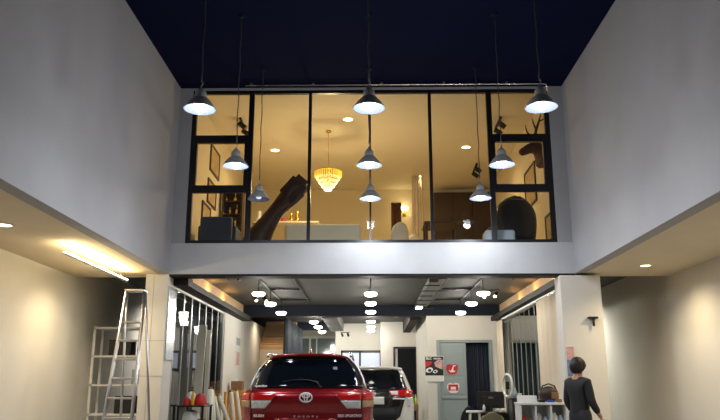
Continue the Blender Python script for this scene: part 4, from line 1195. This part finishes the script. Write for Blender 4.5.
# chairs at the desk
def ochair(px, y, m, lab, ztop, w=.46, rz=0.):
    x = at(px, 412, y).x
    t = thing('office_chair', (x, y, 0), lab, 'office chair', rz=rz)
    b = MB(); b.box(-w / 2, w / 2, -.05, .42, .44, .52, .03, 3); b.build('seat', m, t)
    b = MB(); b.grid(lambda u, v: (w / 2 * (2 * u - 1) * (1 - .3 * v ** 3), -.1 - .06 * v + .06 * (2 * u - 1) ** 2, .55 + (ztop - .55) * v - .12 * v * (2 * u - 1) ** 2), 12, 8)
    o = b.build('backrest', m, t); sm = o.modifiers.new('thickness', 'SOLIDIFY'); sm.thickness = .04
    b = MB(); b.tube([(0, .18, .1), (0, .18, .44)], .025, 10); b.build('gas_lift', 'silver', t)
    b = MB(); b.tube([(0, .1, .47), (0, -.12, .5), (0, -.14, .62)], .02, 8); b.build('back_bracket', 'plastic_black', t)
    for k in range(5):
        a = 2 * PI * k / 5 + .3
        b = MB(); b.tube([(0, .18, .12), (.28 * cos(a), .18 + .28 * sin(a), .07)], [.025, .014], 8); l_ = b.build('base_leg', 'plastic_black', t)
        b = MB(); b.ball((.28 * cos(a), .18 + .28 * sin(a), .03), .03, 10); b.build('caster', 'plastic_black', l_)
ochair(491, 15.1, 'olive', 'olive-backed office chair in front of the monitor desk', at(491, 411.5, 15.0).z, .5)
ochair(468, 15.75, 'plastic_black', 'black office chair at the left end of the monitor desk', at(468, 406, 15.65).z, .34)
t = thing('bar_stool', (at(474.5, 412, 14.7).x, 14.7, 0), 'white slim stool between the two office chairs', 'stool')
zs_ = at(474, 410.5, 14.7).z
b = MB(); b.lathe([(0, zs_ - .04), (.16, zs_ - .04), (.17, zs_ - .02), (.16, zs_), (0, zs_)], seg=20); b.build('seat', 'white_gloss', t)
for k in range(4):
    a = PI / 4 + k * PI / 2; b = MB(); b.tube([(.12 * cos(a), .12 * sin(a), zs_ - .03), (.18 * cos(a), .18 * sin(a), 0)], .013, 8); b.build('leg', 'white_gloss', t)

# tall black stand with white items left of the shelf
Ys = 14.4
xa, xb = at(511, 405, Ys).x, at(523, 405, Ys).x; zt3 = at(517, 398, Ys).z
t = thing('side_cabinet', ((xa + xb) / 2, Ys, 0), 'tall narrow black cabinet between the ring light and the white shelf', 'cabinet')
b = MB(); b.box(xa, xb, Ys - .15, Ys + .2, 0, zt3 - .03, .006); b.build('body', 'plastic_black', t, True)
b = MB(); b.box(xa - .03, xb + .03, Ys - .18, Ys + .22, zt3 - .03, zt3, .006); b.build('top', 'plastic_black', t, True)
b = MB(); b.box(xa + .07, xa + .14, Ys - .162, Ys - .15, .55, .95); b.build('white_strip', 'white_gloss', t, True)
b = MB(); b.lathe([(0, 0), (.04, 0), (.042, .10), (.02, .15), (.02, .19), (0, .19)], (xa + .09, Ys, zt3), 14); tag(b.build('pump_bottle', 'iceblue'), 'pale blue pump bottle on the tall black cabinet', 'bottle')
b = MB(); b.lathe([(0, 0), (.035, 0), (.04, .09), (.03, .09), (.02, .02), (0, .02)], (xb - .05, Ys, zt3), 14); tag(b.build('cup', 'paper'), 'white cup on the tall black cabinet', 'cup')
# white open shelf / counter
Yw = 11.3
xa, xb = at(521, 410, Yw).x, at(567, 410, Yw).x; zt4 = at(540, 402.5, Yw).z
t = thing('display_counter', ((xa + xb) / 2, Yw, 0), 'white open shelving counter at the lower right', 'counter')
b = MB(); b.box(xa - .02, xb + .02, Yw, Yw + .42, zt4 - .035, zt4, .005); b.build('counter_top', 'white_gloss', t, True)
n = 3; cw = (xb - xa) / n
for k in range(n + 1):
    x = xa + k * cw; b = MB(); b.box(x - .012, x + .012, Yw + .02, Yw + .40, 0, zt4 - .035); b.build('divider', 'white_gloss', t, True)
for z in (.38, .70):
    b = MB()
    for k in range(n): b.box(xa + k * cw + .012, xa + (k + 1) * cw - .012, Yw + .02, Yw + .38, z, z + .018)
    b.build('shelf_board', 'white_gloss', t, True)
b = MB(); b.box(xa, xb, Yw + .40, Yw + .41, 0, zt4 - .035); b.build('back_panel', 'white_gloss', t, True)
# white box step on counter back (tall white printer-like box) and bag, blue item, brown carton
b = MB(); b.box(xa + .02, xa + .30, Yw + .22, Yw + .38, zt4, zt4 + .10, .008); tag(b.build('white_carton', 'white_gloss'), 'long low white box at the left end of the white counter', 'box')
x = at(549, 395, Yw + .2).x
t = thing('shoulder_bag', (x, Yw + .22, zt4), 'rounded dark brown bag with a tan patch on the white counter', 'bag')
b = MB(); b.ball((0, 0, .12), .155, 18, sx=1.0, sy=.6, sz=.78); b.build('bag_body', 'dark_bag', t) if 'dark_bag' in MATS else b.build('bag_body', mat('dark_bag', (.035, .018, .012), .5, bump=.3, bscale=20).name, t)
b = MB(); b.box(.02, .13, -.105, -.07, .05, .15, .01); b.build('tan_patch', 'brown_card', t)
b = MB(); b.tube([(-.13, 0, .15), (-.09, -.02, .245), (0, -.03, .275), (.09, -.02, .245), (.13, 0, .15)], .012, 8); b.build('strap', 'plastic_black', t)
t.scale = (1, 1, 1)
b = MB(); xq = at(553, 401, Yw + .06).x; b.box(xq - .08, xq + .02, Yw + .03, Yw + .09, zt4, zt4 + .035, .006); tag(b.build('blue_case', 'blue'), 'small blue case on the front edge of the white counter', 'case')
b = MB(); b.box(xq + .05, xq + .13, Yw + .03, Yw + .13, zt4, zt4 + .05, .005); tag(b.build('card_box', 'brown_card'), 'small brown box at the right end of the white counter', 'box')
b = MB(); b.box(xq - .22, xq - .12, Yw + .03, Yw + .13, zt4, zt4 + .04, .012); tag(b.build('wallet', 'plastic_black'), 'small black case left of the blue case on the counter', 'case')
# small goods on the shelves
sg = [(0, .72, 'red', 'red can'), (0, .72, 'brown_card', 'brown can'), (1, .72, 'white_gloss', 'white jar'), (1, .72, 'iceblue', 'pale blue jar'), (2, .72, 'white_gloss', 'white jug'), (2, .72, 'iceblue', 'pale blue bottle')]
for k, (c_, z, m, nm) in enumerate(sg):
    x = xa + (c_ + (.3 if k % 2 == 0 else .72)) * cw; h = (.13, .10, .17, .12, .18, .15)[k]; r = .035 if k != 4 else .05
    b = MB(); b.lathe([(0, 0), (r, 0), (r * 1.05, .02), (r * 1.05, h * .75), (r * .6, h * .85), (r * .6, h), (0, h)], (x, Yw + .16, z), 16)
    tag(b.build('jar', m), f'{nm} on the top inner board of the white counter, ' + ('left bay', 'left bay', 'middle bay', 'middle bay', 'right bay', 'right bay')[k], 'jar')
# printed poster on the right column
p0, p1 = at(567, 377, 11.95), at(574, 346, 11.95)
xa_, xb_ = 3.50, 3.70
t = thing('poster', (3.235, 11.955, p0.z), 'narrow colourful poster on the right column behind the person', 'poster')
xa2 = XR + .02
b = MB(); b.box(3.165, 3.30, 11.94, 11.959, p0.z, p1.z); b.build('sheet', 'paper', t, True)
b = MB(); b.box(3.17, 3.295, 11.935, 11.94, p0.z + .01, p1.z - .22); b.build('blue_print', 'poster_blue', t, True)
b = MB(); b.box(3.17, 3.295, 11.935, 11.94, p1.z - .22, p1.z - .01); b.build('pink_print', 'poster_pink', t, True)
# dark bracket lamp on the far right wall
p = at(578, 318, 11.8)
t = thing('wall_bracket', (XR + .22, YF - .04, p.z), 'small black bracket on the right column near the photo edge', 'bracket')
b = MB(); b.box(-.09, .07, -.10, .0, .0, .03, .006); b.tube([(0, -.05, 0), (0, -.05, -.12)], .02, 10); b.build('bracket', 'plastic_black', t)

# ------------------------------------------------------------------ the person at the right edge
def person(x, y, h, rz):
    t = thing('person', (x, y, 0), 'person with short black hair in dark clothes standing at the right edge', 'person', rz=rz)
    k = h / 1.75
    V = [(0, 0, .98), (0, .01, 1.12), (0, .0, 1.28), (0, -.01, 1.42), (0, -.005, 1.50), (0, .02, 1.56), (0, .03, 1.64), (0, .025, 1.69)]
    R = [(.08, .07), (.09, .07), (.125, .09), (.11, .08), (.058, .058), (.062, .068), (.078, .098), (.06, .08)]
    Eg = [(i, i + 1) for i in range(7)]
    for s in (-1, 1):
        n = len(V)
        V += [(s * .17, -.005, 1.41), (s * .235, .0, 1.13), (s * .235, .14, .95), (s * .225, .20, .90)]
        R += [.058, .043, .032, .03]
        Eg += [(3, n), (n, n + 1), (n + 1, n + 2), (n + 2, n + 3)]
        # hand: palm + fingers
        n = len(V)
        V += [(s * .10, .0, .90), (s * .11, .02, .50), (s * .115, -.01, .10), (s * .12, .10, .05), (s * .125, .17, .04)]
        R += [.07, .05, .038, .042, .033]
        Eg += [(0, n), (n, n + 1), (n + 1, n + 2), (n + 2, n + 3), (n + 3, n + 4)]
    V = [(a * k, b_ * k, c_ * k) for a, b_, c_ in V]
    R = [tuple(q * k for q in r) if isinstance(r, tuple) else r * k for r in R]
    body = skin('body', V, Eg, R, 'skin', t, 2)
    # face
    b = MB(); b.tube([(0, .115 * k, 1.655 * k), (0, .142 * k, 1.62 * k), (0, .118 * k, 1.612 * k)], [.008, .014, .012], 8); b.build('nose', 'skin', t)
    for s in (-1, 1):
        b = MB(); b.ball((s * .03 * k, .108 * k, 1.655 * k), .011 * k, 10); b.build('eye', 'hair', t)
        b = MB(); b.ball((s * .083 * k, .02 * k, 1.635 * k), .028 * k, 12, sx=.35, sy=.7); b.build('ear', 'skin', t)
        for j in range(4):
            b = MB(); ox = (j - 1.5) * .016
            p = Vector((s * .225 * k, .20 * k, .90 * k)); q = p + Vector((s * (-.01) + ox * .3, .05 + ox, -.035 - .0))
            L = (.034, .04, .038, .03)[j]
            b.tube([p + Vector((0, ox * .8, -.02)), q, q + Vector((-s * .012, .01, -L)), q + Vector((-s * .028, .0, -L * 1.7))], [.009, .0085, .008, .006], 8); b.build('finger', 'skin', t)
        b = MB(); p = Vector((s * .215 * k, .20 * k, .91 * k)); b.tube([p, p + Vector((-s * .03, .03, 0)), p + Vector((-s * .04, .065, -.01))], [.011, .01, .007], 8); b.build('thumb', 'skin', t)
    b = MB(); b.tube([(-.022 * k, .118 * k, 1.588 * k), (0, .124 * k, 1.586 * k), (.022 * k, .118 * k, 1.588 * k)], .005, 6); b.build('mouth', 'lamp_red', t)
    # hair cap
    b = MB()
    def fh(u, v):
        a = 2 * PI * u; th = PI * .70 * v
        fr = max(0, sin(a)) ; th *= (1 - .38 * fr) * (1.12 if sin(a) < 0 else 1)
        r = 1 + .03 * sin(9 * a) * v
        return (.098 * k * sin(th) * cos(a) * r, .015 * k + .122 * k * sin(th) * sin(a) * r, 1.655 * k + .125 * k * cos(th))
    b.grid(fh, 30, 12); o = b.build('hair', 'hair', t); sm = o.modifiers.new('thickness', 'SOLIDIFY'); sm.thickness = .014; sm.offset = 1
    # clothes
    J = [(0, 0, .84), (0, .01, 1.12), (0, .0, 1.28), (0, -.01, 1.42), (0, -.012, 1.515)]
    JR = [(.175, .14), (.16, .125), (.178, .132), (.155, .112), (.082, .08)]
    JE = [(i, i + 1) for i in range(4)]
    for s in (-1, 1):
        n = len(J); J += [(s * .175, -.005, 1.41), (s * .237, .0, 1.13), (s * .237, .13, .965)]; JR += [.077, .062, .048]; JE += [(3, n), (n, n + 1), (n + 1, n + 2)]
    skin('jacket', [(a * k, b_ * k, c_ * k) for a, b_, c_ in J], JE, [tuple(q * k for q in r) if isinstance(r, tuple) else r * k for r in JR], 'jacket', t, 2)
    T = [(0, 0, .97), (0, .005, 1.10)]; TR = [(.175, .14), (.15, .12)]; TE = [(0, 1)]
    for s in (-1, 1):
        n = len(T); T += [(s * .10, 0, .86), (s * .11, .02, .50), (s * .115, -.01, .09)]; TR += [.105, .078, .062]; TE += [(0, n), (n, n + 1), (n + 1, n + 2)]
    skin('trousers', [(a * k, b_ * k, c_ * k) for a, b_, c_ in T], TE, [tuple(q * k for q in r) if isinstance(r, tuple) else r * k for r in TR], 'trousers', t, 2)
    for s in (-1, 1):
        b = MB(); b.box(s * .12 * k - .048, s * .12 * k + .048, -.07, .22, 0, .09, .03, 3); b.build('shoe', 'plastic_black', t)
person(2.95, 10.6, 1.66, -1.0)

# ------------------------------------------------------------------ side aisle lamps
g = 'warm downlights in the side aisle ceilings'
for k, (x, y, lab) in enumerate([(-4.3, 11.2, 'warm downlight in the left aisle ceiling beside the ladder'), (-4.3, 8.2, 'warm downlight in the left aisle ceiling, nearer the entrance'), (4.3, 11.2, 'warm downlight in the right aisle ceiling beside the column'), (4.3, 8.2, 'warm downlight in the right aisle ceiling, nearer the entrance')]):
    downlight((x, y, ZS), 'warm_light', lab, g, .08, pw=120, col=(1, .80, .50))
for x, lab in ((-4.35, 'round white downlight at the far end of the left aisle'), (4.3, 'round white downlight at the far end of the right aisle')):
    downlight((x, 16.5, 3.42), 'disc_light', lab, 'white downlights far down the side aisles', .1, pw=260, col=(1, .95, .86))
t = thing('linear_lamp', (-4.0, 10.4, 2.98), 'long warm light strip hung under the left aisle ceiling', 'ceiling lamp')
b = MB(); b.box(-4.02, -3.98, 9.2, 11.7, 2.96, 2.98); b.build('housing', 'white_trim', t, True)
b = MB(); b.box(-4.018, -3.982, 9.22, 11.68, 2.981, 2.992); b.build('diffuser', 'strip_light', t, True)
for y in (9.5, 11.4):
    b = MB(); b.tube([(-4.0, y, 2.993), (-4.0, y, ZS)], .004, 6); b.build('hanger', 'galvanised', t, True)
# warm wall washers on the bulkheads
for s, X in ((-1, XL), (1, XR)):
    for k, y in enumerate((13.3, 14.9, 16.5)):
        x = X - s * .12
        t = thing('wall_washer', (x, y, 3.10), f'small warm wall washer on the {"left" if s < 0 else "right"} ledge, ' + ('nearest', 'second', 'farthest')[k] + ' from the front', 'wall lamp', 'wall washers on the glass partition ledges')
        b = MB(); b.lathe([(0, 0), (.035, 0), (.035, .04), (.028, .04)], seg=14); b.build('housing', 'black_metal', t)
        b = MB(); b.lathe([(.028, .036), (0, .038)], seg=14); b.build('lens', 'warm_light', t)
        light('POINT', (x + s * .0, y, 3.20), 6 if s < 0 else 4, (1, .50, .14), None, .03, name='washer_glow')

# ------------------------------------------------------------------ world & view
w = bpy.data.worlds.new('world'); sc.world = w; w.use_nodes = True
w.node_tree.nodes['Background'].inputs[0].default_value = (.5, .55, .7, 1)
w.node_tree.nodes['Background'].inputs[1].default_value = .02
sc.view_settings.view_transform = 'Standard'
sc.view_settings.look = 'None'
sc.view_settings.gamma = 1
sc.view_settings.use_curve_mapping = False
sc.view_settings.exposure = 0.42
sc.cycles.max_bounces = 8
sc.cycles.transparent_max_bounces = 16
sc.cycles.caustics_reflective = False
sc.cycles.caustics_refractive = False
sc.cycles.sample_clamp_indirect = 4
